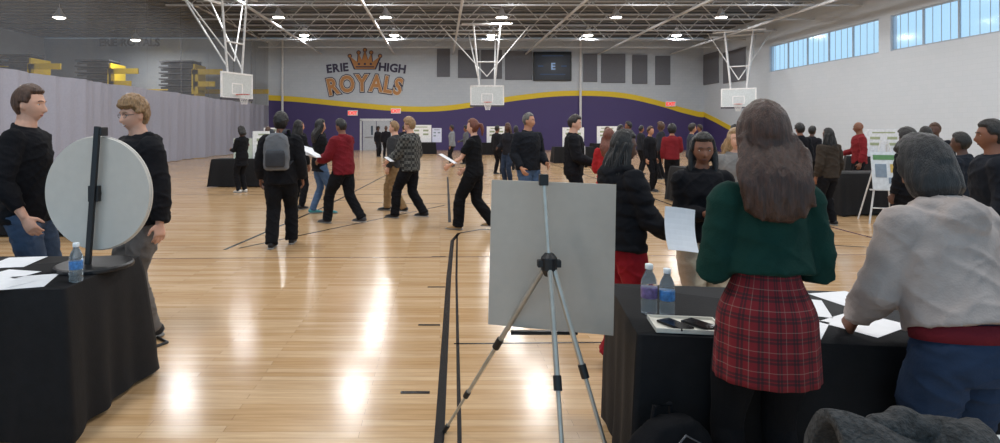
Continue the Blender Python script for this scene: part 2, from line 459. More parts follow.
    if glasses:
        mb=MB()
        for sx in(1,-1):
            pts=[HM@V((sx*.031+.022*math.cos(t),EYEY+.016,-.001+.016*math.sin(t))) for t in [i*math.pi/8 for i in range(17)]]
            mb.tube(pts,.0018,n=6)
            mb.cyl(HM@V((sx*.053,EYEY+.016,.004)),HM@V((sx*.078,-.01,.002)),.0018,n=6)
        mb.cyl(HM@V((-.009,EYEY+.016,.004)),HM@V((.009,EYEY+.016,.004)),.0018,n=6)
        mk('glasses',fin(mb),mat('frame_dark','#1b1512',rough=.3),parent=body,smooth=True)
    return body,(arms,U,s,HM)
# ---------------------------------------------------------------- camera & light
cam=bpy.data.cameras.new('camera'); co=bpy.data.objects.new('camera',cam); COL.objects.link(co)
co.location=(0,0,1.53); co.rotation_euler=(math.pi/2,0,0); cam.lens=20.88; cam.sensor_width=36; cam.sensor_fit='HORIZONTAL'
cam.shift_x=.06; cam.shift_y=-.0915; cam.clip_start=.05; cam.clip_end=200; S.camera=co
S.view_settings.view_transform='Standard'
wd=bpy.data.worlds.new('w'); S.world=wd; wd.use_nodes=True
wd.node_tree.nodes['Background'].inputs[0].default_value=(.48,.75,1,1); wd.node_tree.nodes['Background'].inputs[1].default_value=1.1
# ---------------------------------------------------------------- room
XL,XR,YF,ZC=-13.0,20.0,44.0,8.5
XLL=-30.0
def floor_mat():
    m=bpy.data.materials.new('maple_floor'); m.use_nodes=True; N=m.node_tree.nodes; L=m.node_tree.links; b=N['Principled BSDF']
    tc=N.new('ShaderNodeTexCoord'); br=N.new('ShaderNodeTexBrick')
    L.new(tc.outputs['Object'],br.inputs['Vector'])
    br.inputs['Scale'].default_value=1; br.inputs['Brick Width'].default_value=1.1; br.inputs['Row Height'].default_value=.06
    br.inputs['Mortar Size'].default_value=.0012; br.inputs['Mortar Smooth'].default_value=.3; br.offset=.37; br.offset_frequency=2
    br.inputs['Color1'].default_value=lin('#d3b48e'); br.inputs['Color2'].default_value=lin('#bf9a6e'); br.inputs['Mortar'].default_value=lin('#866646')
    mp=N.new('ShaderNodeMapping'); mp.inputs['Scale'].default_value=(1.5,22,1); L.new(tc.outputs['Object'],mp.inputs[0])
    no=N.new('ShaderNodeTexNoise'); no.inputs['Scale'].default_value=2.2; no.inputs['Detail'].default_value=5; L.new(mp.outputs[0],no.inputs['Vector'])
    mx=N.new('ShaderNodeMix'); mx.data_type='RGBA'; mx.blend_type='MULTIPLY'; mx.inputs['Factor'].default_value=.45
    rp=N.new('ShaderNodeValToRGB'); rp.color_ramp.elements[0].position=.3; rp.color_ramp.elements[0].color=(.6,.5,.41,1); rp.color_ramp.elements[1].position=.65; rp.color_ramp.elements[1].color=(1,1,1,1)
    L.new(no.outputs[0],rp.inputs[0]); L.new(br.outputs['Color'],mx.inputs['A']); L.new(rp.outputs[0],mx.inputs['B']); L.new(mx.outputs['Result'],b.inputs['Base Color'])
    b.inputs['Roughness'].default_value=.185; b.inputs['Specular IOR Level'].default_value=.45
    n3=N.new('ShaderNodeTexNoise'); n3.inputs['Scale'].default_value=7; L.new(tc.outputs['Object'],n3.inputs['Vector'])
    bp=N.new('ShaderNodeBump'); bp.inputs['Strength'].default_value=.05; bp.inputs['Distance'].default_value=.02
    L.new(n3.outputs[0],bp.inputs['Height']); L.new(bp.outputs[0],b.inputs['Normal'])
    return m
def block_mat(name,col,col2,mort=.86):
    m=bpy.data.materials.new(name); m.use_nodes=True; N=m.node_tree.nodes; L=m.node_tree.links; b=N['Principled BSDF']
    tc=N.new('ShaderNodeTexCoord'); sp=N.new('ShaderNodeSeparateXYZ'); cb=N.new('ShaderNodeCombineXYZ'); ad=N.new('ShaderNodeMath'); ad.operation='ADD'
    L.new(tc.outputs['Object'],sp.inputs[0]); L.new(sp.outputs[0],ad.inputs[0]); L.new(sp.outputs[1],ad.inputs[1]); L.new(ad.outputs[0],cb.inputs[0]); L.new(sp.outputs[2],cb.inputs[1])
    br=N.new('ShaderNodeTexBrick'); L.new(cb.outputs[0],br.inputs['Vector']); br.inputs['Scale'].default_value=1; br.inputs['Brick Width'].default_value=.4; br.inputs['Row Height'].default_value=.2; br.inputs['Mortar Size'].default_value=.005
    br.inputs['Color1'].default_value=lin(col); br.inputs['Color2'].default_value=lin(col2); br.inputs['Mortar'].default_value=tuple(c*mort for c in lin(col2)[:3])+(1,)
    L.new(br.outputs['Color'],b.inputs['Base Color']); b.inputs['Roughness'].default_value=.6
    return m
FM=floor_mat(); WM=block_mat('painted_block','#bfc5cc','#bac1c9'); GM=mat('ceiling_deck','#64676b',rough=.9)
WR=block_mat('painted_block_white','#cbd2da','#c8d0d8',.93)
struct(mk('floor',MB().box(((XLL+XR)/2,20,-.05),(XR-XLL,52.4,.1)),FM))
struct(mk('wall_back',MB().box(((XLL+XR)/2,YF+.1,ZC/2),(XR-XLL,.2,ZC)),WM))
mb=MB(); zb,zt=5.03,6.62
mb.box((XR+.15,19,zb/2),(.3,50,zb)); mb.box((XR+.15,19,(zt+ZC)/2),(.3,50,ZC-zt))
mb.box((XR+.15,39.6,(zb+zt)/2),(.3,8.8,zt-zb)); mb.box((XR+.15,26.1,(zb+zt)/2),(.3,.7,zt-zb)); mb.box((XR+.15,12,(zb+zt)/2),(.3,1,zt-zb)); mb.box((XR+.15,-4,(zb+zt)/2),(.3,4,zt-zb))
struct(mk('wall_right',mb,WR))
struct(mk('wall_left',MB().box((XLL-.1,19,ZC/2),(.2,50,ZC)),WM))
mb=MB(); mb.box(((XLL+XR)/2,19,ZC+.1),(XR-XLL+.6,50.4,.1))
y=-4
while y<44:
    mb.box(((XLL+XR)/2,y,ZC+.02),(XR-XLL,.35,.06)); y+=.9
struct(mk('ceiling',mb,GM))
# windows
glassm=bpy.data.materials.new('window_pane'); glassm.use_nodes=True; N=glassm.node_tree.nodes; L=glassm.node_tree.links
for n_ in list(N): 
    if n_.type=='BSDF_PRINCIPLED': N.remove(n_)
tr=N.new('ShaderNodeBsdfTransparent'); tr.inputs[0].default_value=(.97,.99,1,1); gl=N.new('ShaderNodeBsdfGlossy'); gl.inputs['Roughness'].default_value=.1
ms=N.new('ShaderNodeMixShader'); ms.inputs[0].default_value=.03; L.new(tr.outputs[0],ms.inputs[1]); L.new(gl.outputs[0],ms.inputs[2]); L.new(ms.outputs[0],N['Material Output'].inputs[0])
frm=mat('window_frame','#a3adb8',rough=.5)
wi=1
for (a,b) in ((26.45,35.2),(12.5,25.75)):
    n=5 if b-a<10 else 8
    root=empty('window_%d'%wi,(XR+.1,a,zb)); struct(root); wi+=1
    W=b-a; Hh=zt-zb
    mb=MB()
    for z in (0.03,Hh-.03): mb.box((0,W/2,z),(.08,W,.06))
    for i in range(n+1): mb.box((0,W*i/n,Hh/2),(.07,.07,Hh))
    mb2=MB()
    for i in range(n):
        mb2.box((0.01,W*(i+.5)/n,Hh/2),(.012,W/n-.08,Hh-.1))
        for j in(1,2,3): mb.box((0.02,W*(i+j/4)/n,Hh/2),(.02,.015,Hh))
    mk('window_frame',mb,frm,parent=root); mk('window_pane',mb2,glassm,parent=root)
# mural on back wall
def bw(px,py): return ((px-440)*.0759,1.53+(130-py)*.0759)
wave=[(268,95),(300,97),(350,102),(400,106),(440,106),(480,101),(520,95),(560,91),(600,91),(630,94),(660,101),(680,107),(700,112)]
def interp(pts,n=8):
    out=[]
    for i in range(len(pts)-1):
        p0=pts[max(i-1,0)];p1=pts[i];p2=pts[i+1];p3=pts[min(i+2,len(pts)-1)]
        for k in range(n):
            t=k/n; out.append(tuple(.5*((2*p1[j])+(-p0[j]+p2[j])*t+(2*p0[j]-5*p1[j]+4*p2[j]-p3[j])*t*t+(-p0[j]+3*p1[j]-3*p2[j]+p3[j])*t**3) for j in(0,1)))
    out.append(pts[-1]); return out
WV=[bw(*p) for p in interp(wave)]; WV[0]=(XL,WV[0][1]); WV[-1]=(XR-.001,WV[-1][1])
purp=mat('mural_purple','#44386a',rough=.6,var=.04); yel=mat('mural_yellow','#dfc02c',rough=.6,var=.04)
struct(mk('trim_1',MB().prism([(x,z-.30) for x,z in WV]+[(XR-.001,.0),(XL,.0)],YF-.012,YF-.002),purp))
struct(mk('trim_2',MB().prism([(x,z) for x,z in WV]+[(x,z-.40) for x,z in WV[::-1]],YF-.03,YF-.001),yel))
z0=WV[-1][1]; side=[(44,z0),(42,z0-.5),(40,z0-1.05),(38,z0-1.5),(36.5,z0-1.7)]
mb=MB().prism([(a,z-.3) for a,z in side]+[(36.5,0),(44,0)],XR-.012,XR-.002); mb.v=[V((v.y,v.x,v.z)) for v in mb.v]; struct(mk('trim_3',mb,purp))
mb=MB().prism([(a,z) for a,z in side]+[(a,z-.34) for a,z in side[::-1]],XR-.03,XR-.001); mb.v=[V((v.y,v.x,v.z)) for v in mb.v]; struct(mk('trim_4',mb,yel))
struct(mk('trim_5',MB().box((-21.5,YF-.02,4.45),(17,.03,.35)),mat('stripe_dull','#e0bc20',rough=.7)))
struct(mk('trim_6',MB().box((XLL+.02,22,5.6),(.03,40,.7)),mat('stripe_dull','#e0bc20')))
for i,xc in enumerate((-5.35,-4.3)):
    r=empty('door_%d'%(i+1),(xc,YF-.06,0)); struct(r)
    mk('door_leaf',MB().box((0,0,1.1),(1.0,.05,2.2)),mat('door_grey','#b9bcc2',rough=.5),parent=r)
    mk('door_window',MB().box((.2,-.03,1.5),(.15,.02,.7)),mat('door_glass','#4a5560',rough=.2),parent=r)
    mk('door_handle',MB().cyl((-.3,-.07,1.0),(.3,-.07,1.0),.025),mat('steel','#b5b5b8',rough=.3,metal=.9),parent=r)
struct(mk('trim_7',MB().box((-4.82,YF-.04,2.3),(2.5,.08,.18)).box((-6.0,YF-.04,1.15),(.14,.08,2.3)).box((-3.65,YF-.04,1.15),(.14,.08,2.3)),mat('door_frame','#d5d5d8')))
# curtain
def curtain():
    root=empty('divider_curtain',(XL,0,0)); tag(root,'tall gym divider curtain, lavender vinyl below grey netting','curtain')
    def cf(z0,z1):
        return lambda u,v:(.13*math.sin(u*46*1.7)+.05*math.sin(u*46*4.1+v)+.03*math.sin(u*46*9.3),-2+45.6*u,z0+(z1-z0)*v)
    vm=mat('curtain_vinyl','#9fa0ae',rough=.5,var=.05)
    mk('vinyl_skirt',MB().grid(cf(.03,3.36),900,4),vm,parent=root,smooth=True,recalc=False)
    m=bpy.data.materials.new('curtain_netting'); m.use_nodes=True; N=m.node_tree.nodes; L=m.node_tree.links; b=N['Principled BSDF']
    b.inputs['Base Color'].default_value=lin('#7c8087'); b.inputs['Roughness'].default_value=.9
    tc=N.new('ShaderNodeTexCoord'); w1=N.new('ShaderNodeTexNoise'); w1.inputs['Scale'].default_value=.6
    L.new(tc.outputs['Object'],w1.inputs['Vector'])
    mr=N.new('ShaderNodeMapRange'); mr.inputs['To Min'].default_value=.32; mr.inputs['To Max'].default_value=.46; L.new(w1.outputs[0],mr.inputs[0]); L.new(mr.outputs[0],b.inputs['Alpha'])
    mk('netting',MB().grid(cf(3.36,8.1),900,3),m,parent=root,smooth=True,recalc=False)
    mk('top_pipe',MB().cyl((0,-2,8.13),(0,43.6,8.13),.05),mat('white_metal','#dcdcdc',rough=.5),parent=root)
curtain()
# bleachers of adjoining gym
for k,(xx,yy,sc) in enumerate(((-24.2,41,1.0),(-18.6,41.5,1.0),(-27.6,38,1.0),(-27.5,31,1.0))):
    r=empty('bleachers',(xx,yy,0)); tag(r,'folded grey and yellow bleachers in adjoining gym','bleachers','bleachers in adjoining gym')
    mb=MB(); my=MB(); mb.box((0,.0,.1),(2.4,1.6,.2)); mb.box((0,.75,3.3),(2.4,.1,6.4))
    for i in range(15):
        mb.box((0,.0,.5+i*.42),(2.4,1.4,.09)); mb.box((0,-.55,.3+i*.42),(2.2,.05,.14))
    my.box((1.45,-.9,4.9),(.45,.1,1.7)); my.box((2.3,-.9,5.6),(2.1,.1,.38)); my.box((2.1,-.9,4.75),(1.5,.1,.36)); my.box((1.4,0,5.2),(.12,1.9,1.9)); my.box((1.4,0,2.2),(.12,1.6,4.3),mi=0)
    mk('tier_rows',mb,mat('bleach_grey','#55565c'),parent=r); mk('end_panel',my,mat('bleach_yel','#eecb22'),parent=r)
# ---------------------------------------------------------------- wall sign
gold=mat('logo_gold','#b97f44',rough=.5,var=.05); dp=mat('logo_dark','#2c2140',rough=.5,var=.05); pale=mat('logo_pale','#eadfca',rough=.5,var=.03)
cx,cz=bw(365,82)
sg=empty('wall_logo',(cx,YF-.02,cz)); tag(sg,'painted wall logo reading ERIE HIGH ROYALS under gold crown','sign')
def arch(R): 
    def f(c):
        a=c/R; return (R*math.sin(a),-(R-R*math.cos(a)),-a,1)
    return f
def logo(txt,size,z,R,offs,xs=1,dx=0,rot=0,space=.1):
    for nm,off,yy,m in offs:
        mb=glyphs(txt,size,off=off,ext=.004,place=arch(R),space=space,xs=xs)
        c,s_=math.cos(rot),math.sin(rot)
        for v in mb.v: v.x,v.z=v.x*c-v.z*s_+dx,v.x*s_+v.z*c+z; v.y+=yy
        mk(nm,mb,m,parent=sg,recalc=False)
logo('ROYALS',1.72,-.66,11,(('letter_outline',.16,-.005,dp),('letter_border',.085,-.012,pale),('lettering',.055,-.02,gold)),xs=.80,space=.09)
for t_,dx_,rt in(('ERIE',-2.05,.10),('HIGH',2.05,-.10)):
    logo(t_,.86,.78,30,(('lettering',.035,-.014,dp),),dx=dx_,rot=rt,space=.14)
crown=[(-.75,0),(-1.15,.95),(-.55,.5),(-.48,1.2),(-.22,.65),(0,1.4),(.22,.65),(.48,1.2),(.55,.5),(1.15,.95),(.75,0)]
CB=1.0
mb=MB().prism([(x*1.12,CB-.06+z*1.12) for x,z in crown],-.010,-.004)
balls=((-1.15,.97),(-.48,1.23),(0,1.42),(.48,1.23),(1.15,.97))
for x,z in balls: mb.tube([(x,-.012,CB+z),(x,-.003,CB+z)],.17,n=14)
mk('crown_outline',mb,dp,parent=sg)
mb=MB().prism([(x,CB+z) for x,z in crown],-.018,-.011)
for x,z in balls: mb.tube([(x,-.02,CB+z),(x,-.011,CB+z)],.11,n=14)
mk('crown',mb,gold,parent=sg)
mb=MB().box((0,-.022,CB+.14),(1.4,.006,.09))
for x in(-.45,0,.45): mb.tube([(x,-.026,CB+.36),(x,-.019,CB+.36)],.09,n=10)
mk('crown_band',mb,dp,parent=sg)
sx_,sz_=(130-440)*.0759,1.53+(130-46)*.0759
s2=empty('wall_logo',(sx_,YF-.02,sz_)); tag(s2,'faded team lettering on the wall seen through netting','sign')
mk('lettering',glyphs('ERIE ROYALS',.8,off=.03,ext=.01),mat('faded','#7a7c84'),parent=s2,recalc=False)
# acoustic panels
pm=mat('panel_fabric','#6d6f76',rough=.95,var=.08)
for i,(x0,x1,y0,y1) in enumerate(((437,450,49,77),(458,479,50,78),(481,502,50,79),(505,532,51,80),(583,597,54,82),(601,625,54,83),(632,647,55,84),(655,670,56,85))):
    a=bw(x0,y0); b=bw(x1,y1)
    o=mk('acoustic_panel',MB().box((0,0,0),(b[0]-a[0],.08,a[1]-b[1])),pm,bevel=.02); o.location=((a[0]+b[0])/2,YF-.041,(a[1]+b[1])/2)
    tag(o,'grey fabric acoustic panel on block wall','wall panel','acoustic panels')
for (x0,x1,y0,y1) in ((702,719,53,84),(724,746,50,82)):
    ya,yb=580*20/(x0-440),580*20/(x1-440); ya=min(ya,43.9); ym=(ya+yb)/2
    zt_=1.53+(130-y0)/580*ym; zb_=1.53+(130-y1)/580*ym
    o=mk('acoustic_panel',MB().box((0,0,0),(.08,ya-yb,zt_-zb_)),pm,bevel=.02); o.location=(XR-.041,ym,(zt_+zb_)/2); tag(o,'grey fabric acoustic panel on block wall','wall panel','acoustic panels')
# scoreboard
a=bw(533,52); b=bw(571,81)
sb=empty('scoreboard',((a[0]+b[0])/2,YF-.101,(a[1]+b[1])/2)); tag(sb,'dark video scoreboard with small glowing letter E','scoreboard')
w_,h_=b[0]-a[0],a[1]-b[1]
mk('housing',MB().box((0,0,0),(w_,.2,h_)),mat('sb_black','#101014',rough=.4),parent=sb,bevel=.03)
mk('screen',MB().box((0,-.11,-.05),(w_-.3,.02,h_-.4)),mat('sb_screen','#0d1220',rough=.4,emit=.2),parent=sb)
mb=glyphs('E',.7,off=.02,ext=.01); 
for v in mb.v: v.z-=.25; v.x+=.05; v.y-=.13
mk('screen_lettering',mb,mat('sb_txt','#8aa6cc',emit=.3),parent=sb,recalc=False)
mk('screen_bar',MB().box((-.9,-.13,.0),(.4,.01,.10)).box((.85,-.13,.0),(.4,.01,.10)).box((0,-.13,.78),(1.6,.01,.05)).box((0,-.13,-.62),(1.9,.01,.06)),mat('sb_bar','#2c4468',emit=.3),parent=sb)
for px,py in((353,113),(396,111),(670,104)):
    x,z=bw(px,py); r=empty('exit_sign',(x,YF-.08,z)); tag(r,'small red illuminated EXIT sign','sign','exit signs')
    mk('sign_box',MB().box((0,0,0),(.75,.1,.4)),mat('exit_box','#e8e4e0',rough=.5),parent=r)
    mb=glyphs('EXIT',.34,off=.01,ext=.005)
    for v in mb.v: v.z-=.12; v.y-=.06
    mk('lettering',mb,mat('exit_red','#d8261c',emit=1.5),parent=r,recalc=False)
for x in((283-440)*.0759,(580-440)*.0759):
    o=mk('wall_pipe',MB().cyl((0,0,0),(0,0,8.4),.09),mat('white_metal','#dcdcdc',rough=.5)); o.location=(x,YF-.15,0); tag(o,'tall white painted pipe against wall','pipe','wall pipes')
# ---------------------------------------------------------------- ceiling steel + lamps
wm=mat('truss_white','#c2c5c9',rough=.5)
for yy in(24,27.5,31,34.5,38,41.5):
    mb=MB(); z1,z2=8.4,7.45
    mb.box((3.5,0,z1),(33,.12,.08)).box((3.5,0,z2),(33,.12,.07))
    x=XL+.2; up=True
    while x<XR-1:
        mb.cyl((x,0,z1 if up else z2),(x+.95,0,z2 if up else z1),.028,n=5); x+=.95; up=not up
    o=mk('ceiling_truss',mb,wm); o.location=(0,yy,0); tag(o,'white steel bar joist spanning the gym ceiling','truss','ceiling trusses')
for xx in(-9,-3.5,1,6.5,12,17.5):
    o=mk('ceiling_pipe',MB().cyl((0,20,7.3),(0,43.9,7.3),.07,n=8),wm); o.location=(xx,0,0); tag(o,'white steel pipe hung beneath the trusses','pipe','ceiling pipes')
lens=mat('lamp_lens','#fffaf0',emit=9); hous=mat('lamp_housing','#d8d8da',rough=.4)
proto=None
def lamp(xx,yy,en):
    global proto
    r=empty('ceiling_lamp',(xx,yy,7.75)); tag(r,'round high-bay ceiling lamp, glowing white','lamp','high-bay lamps')
    if proto is None:
        h=mk('lamp_housing',MB().lathe([(.06,.5),(.1,.45),(.16,.3),(.30,.06),(.34,0),(.33,-.01)],n=18),hous,parent=r,smooth=True)
        l=mk('lamp_lens',MB().lathe([(.02,-.10),(.2,-.09),(.31,-.03),(.31,0)],n=18),lens,parent=r,smooth=True)
        c=mk('hanger',MB().cyl((0,0,.45),(0,0,.74),.015,n=6),hous,parent=r); proto=(h,l,c)
    else:
        for p in proto:
            q=p.copy(); q.parent=r; COL.objects.link(q)
    li=bpy.data.lights.new('lamp_light','AREA'); li.shape='DISK'; li.size=.8; li.energy=en; li.color=(.98,.99,1)
    lo=bpy.data.objects.new('lamp_light',li); COL.objects.link(lo); lo.parent=r; lo.location=(0,0,-.12)
for yy in(38,32,26,20,14,8,2):
    for xx in(-8.9,-3,3.4,9.7,15.5): lamp(xx,yy,165)
for yy in(14,24,32,40): lamp(-21,yy,330)
# ---------------------------------------------------------------- hoops
bb=mat('backboard_glass','#cfd5d6',rough=.15); orange=mat('rim_orange','#c2401d',rough=.4); white=mat('white_metal','#dcdcdc',rough=.5); netm=mat('net_white','#e6e6e6',rough=.8)
def hoop(x,y,rz,label,mast,bx=2.6):
    r=empty('basketball_hoop',(x,y,0),rz); tag(r,label,'basketball hoop','ceiling-hung basketball hoops')
    mk('backboard',MB().box((0,0,3.43),(1.8,.03,1.05)),bb,parent=r)
    mb=MB()
    for z in(2.9,3.96): mb.box((0,0,z),(1.86,.07,.07))
    for xx in(-.9,.9): mb.box((xx,0,3.43),(.07,.07,1.1))
    for z in(3.08,3.52): mb.box((0,-.02,z),(.62,.02,.05))
    for xx in(-.3,.3): mb.box((xx,-.02,3.3),(.05,.02,.45))
    mk('board_frame',mb,mat('hoop_frame','#f0f0f0',rough=.4),parent=r)
    mk('padding',MB().box((0,0,2.85),(1.88,.09,.10)),mat('pad_grey','#4d4a55'),parent=r)
    pts=[(.23*math.cos(t),-.40+.23*math.sin(t),3.05) for t in[i*math.pi/10 for i in range(21)]]
    mk('rim',MB().tube(pts,.012,n=6,side=(0,0,1)).box((0,-.09,3.05),(.18,.16,.03)),orange,parent=r)
    mb=MB()
    for i in range(12):
        for sgn in(1,-1):
            P=[]
            for q in range(6):
                t=q/5; a=2*math.pi*(i+sgn*q*.5)/12; rr=.23-.11*sm(t); P.append((rr*math.cos(a),-.40+rr*math.sin(a),3.04-.42*t))
            mb.tube(P,.006,n=4)
    mk('net',mb,netm,parent=r)
    mb=MB(); mb.cyl((-.35,.12,3.2),(-.75,.15,7.4),.05).cyl((.35,.12,3.2),(.75,.15,7.4),.05).cyl((-.35,.12,3.3),(.35,.12,3.3),.05).cyl((-.35,.12,3.8),(.35,.12,3.8),.05).cyl((-1.4,.15,7.4),(1.4,.15,7.4),.06)
    mb.box((0,.06,3.3),(.3,.12,.3)).cyl((-.55,.14,5.3),(.55,.14,5.3),.035)
    mk('mast',mb,white,parent=r)
    mb=MB(); 
    for xx in(-.6,.6): mb.cyl((xx*.7,.13,4.2),(xx*1.4,mast,7.5),.04)
    mb.cyl((-1.8,mast,7.5),(1.8,mast,7.5),.06)
    mb.cyl((0,.15,4.5),(-bx,1.5,7.6),.03).cyl((0,.15,4.5),(bx,1.5,7.6),.03)
    mk('brace',mb,white,parent=r)
hoop(2.6,32,0,'ceiling-hung basketball hoop with clear board at court end',4.0)
hoop(-8.75,25,math.radians(66),'side-court basketball hoop hung near divider curtain',2.4,2.0)
hoop(17.6,34.2,math.radians(-30),'side-court basketball hoop near painted block wall',2.6,1.8)
# ---------------------------------------------------------------- floor lines
blk=mat('line_black','#1b1a1c',rough=.25); red_=mat('line_maroon','#5a3340',rough=.25)
TI=[8]
def strip(pts,w,m=blk):
    mb=MB(); n=len(pts)
    for i,p in enumerate(pts):
        a=V(pts[max(i-1,0)]);b=V(pts[min(i+1,n-1)]); d=(b-a).normalized(); q=V((-d.y,d.x))*w/2
        mb.v.append(V((p[0]-q.x,p[1]-q.y,.0015))); mb.v.append(V((p[0]+q.x,p[1]+q.y,.0015)))
    for i in range(n-1): mb.f.append((2*i,2*i+2,2*i+3,2*i+1)); mb.m.append(0)
    struct(mk('trim_%d'%TI[0],mb,m,recalc=False)); TI[0]+=1
strip([(-.05,1.6),(.0,3),(.09,6),(.17,8),(.28,8.6),(.6,8.9),(2,9.1),(6,9.2)],.05)
strip([(.06,1.6),(.10,3),(.17,6),(.25,8.45)],.022)
strip([(.16,9.6),(.25,19)],.05)
strip([(-12.5,13.6),(12,13.9)],.05)
strip([(.1,4.15),(2.2,4.2),(9,4.4)],.022)
strip([(-2.75,7.4),(-2.3,11.5),(-1.4,27)],.05)
strip([(-12,6.7),(-3.4,6.9),(9,7.2)],.022,red_)
strip([(-2.6,7.5),(.1,11.8)],.04)
strip([(4.6,9),(4.9,16),(5,28)],.05)
strip([(4.2,8),(9,6.5)],.04)
strip([(6,5),(6.2,10),(6.5,30)],.05,red_)
strip([(-7,18),(12,18.3)],.05); strip([(-10,25),(14,25.4)],.05)
arc=[(.2+5.2*math.cos(t),17+5.0*math.sin(t)) for t in[math.pi+i*math.pi/24 for i in range(25)]]; strip(arc,.05)
arc=[(.2+1.8*math.cos(t),22+1.8*math.sin(t)) for t in[i*math.pi/16 for i in range(33)]]; strip(arc,.05)
for x,y in((-.13,3.38),(-.07,4.55),(-.02,5.65),(.0,7.0)): strip([(x-.1,y),(x+.07,y)],.035)
# ---------------------------------------------------------------- tables
bc=mat('tablecloth_black','#111114',rough=.75,var=.2,bump=.15,bscale=90,spec=.3)
legm=mat('table_leg','#55565a',rough=.4,metal=.6)
def table(x,y,rz,Lx=1.83,Ly=.76,h=.745,label='folding table under a floor-length black cloth',seg=220,group=None,drop=.72,flare=.05):
    r=empty('folding_table',(x,y,0),rz); tag(r,label,'table',group)
    mk('tabletop',MB().box((0,0,h-.025),(Lx-.02,Ly-.02,.04)),mat('tabletop','#b9b4aa'),parent=r)
    for sx in(-1,1):
        for sy in(-1,1): mk('leg',MB().cyl((sx*(Lx/2-.15),sy*(Ly/2-.1),0),(sx*(Lx/2-.15),sy*(Ly/2-.1),h-.04),.014,n=8),legm,parent=r)
    mb=MB(); per=2*(Lx+Ly)
    def edge(u):
        d=u*per; 
        for (ax,ay,dx,dy,l,nx,ny) in((-Lx/2,-Ly/2,1,0,Lx,0,-1),(Lx/2,-Ly/2,0,1,Ly,1,0),(Lx/2,Ly/2,-1,0,Lx,0,1),(-Lx/2,Ly/2,0,-1,Ly,-1,0)):
            if d<=l:
                t=d/l; c=max(0,1-min(d,l-d)/.14); 
                cxs=(-1 if t<.5 else 1)
                n=V((nx,ny))+V((dx,dy))*cxs*c*.9; 
                return ax+dx*d,ay+dy*d,n.x,n.y,c
            d-=l
        return -Lx/2,-Ly/2,-1,-1,1
    rows=[(-.3,0),(0,0),(.012,.004)]+[(t,t) for t in(.06,.15,.28,.42,.58,.74,.9,1.0)]
    nr=len(rows)
    def f(u,v):
        i=int(round(v*(nr-1))); x_,y_,nx,ny,c=edge(u)
        if i==0: return (x_*.0,y_*.0,h+.004)
        if i==1: return (x_,y_,h+.004)
        t=rows[i][1]; 
        w=math.sin(u*per*13+1.5*math.sin(u*per*4+x))*.5+.5*math.sin(u*per*29+y*3)
        o=flare*.25*sm(t*8)+flare*t*(.7+.9*c)+.022*t*w+.012*t*noise.noise(V((u*per*3,t*4,x)))
        return (x_+nx*o,y_+ny*o,h+.004-drop*t-.01*c*t)
    mb.grid(f,seg,nr-1,closed=True)
    mk('tablecloth',mb,bc,parent=r,smooth=True)
    return r
table(-2.77,3.2,math.radians(1.5),label='table draped in black cloth holding the prize wheel')
T2H=.73
table(1.729,2.509,math.radians(-8),h=T2H,drop=.70,flare=.02,label='table draped in black cloth beside the presenters')
far=[(-5.2,15.9,0),(8.0,10.8,8),(3.5,36,0),(-1.2,37,0),(9.8,34,0),(14,24,-20),(13,17,-30),(6.2,27,0),(-8.6,30,10),(5.9,12.2,0)]
for x,y,rz in far: table(x,y,math.radians(rz),seg=90,label='display table in black cloth out on the court',group='display tables')
table(-5.9,8.7,math.radians(0),seg=90,label='display table in black cloth beside the curtain')
def board(x,y,z,w,h,rz,col,label,blocks):
    r=empty('poster_board',(x,y,z),math.radians(rz)); tag(r,label,'poster board')
    mk('board_panel',MB().box((0,0,h/2),(w,.015,h)),mat('board_'+col,col,rough=.8),parent=r)
    mb=MB(); mb.box((0,-.011,h*.88),(w*.6,.004,h*.05))
    for i in range(blocks):
        mb.box(((i%2-.5)*w*.45,-.011,h*(.68-.22*(i//2))),(w*.26,.004,h*.10))
    mk('printed_panel',mb,mat('print_'+str(blocks),('#8794a0','#9aa585','#a88080')[blocks%3]),parent=r)
TF=.75
board(-4.75,15.9,TF,.75,.75,5,'#e6e7e6','white poster board standing on display table',4)
board(-5.4,15.9,TF,.5,.55,5,'#c8d0c0','pale green poster standing on display table',2)
board(3.5,36,TF,1.2,1.0,0,'#f0f0f0','white trifold board on far display table',4)
board(-1.2,37,TF,1.3,1.1,0,'#f0f0f0','white trifold board on far display table',4)
board(-.2,37,TF,.6,.9,0,'#d8dcf0','white poster board on far display table',3)
board(9.8,34,TF,1.2,1.0,0,'#e8e8e8','white trifold board on far display table',4)
board(14,24,TF,1.0,.8,-20,'#cfd3d8','white trifold board on far display table',5)
board(6.2,27,TF,1.0,.9,0,'#e8e8e8','white trifold board on far display table',4)
board(-8.6,30,TF,1.0,.9,10,'#f0f0f0','white trifold board on far display table',4)
board(13,17,TF,.9,.8,-30,'#d6dae0','white poster board on far display table',4)
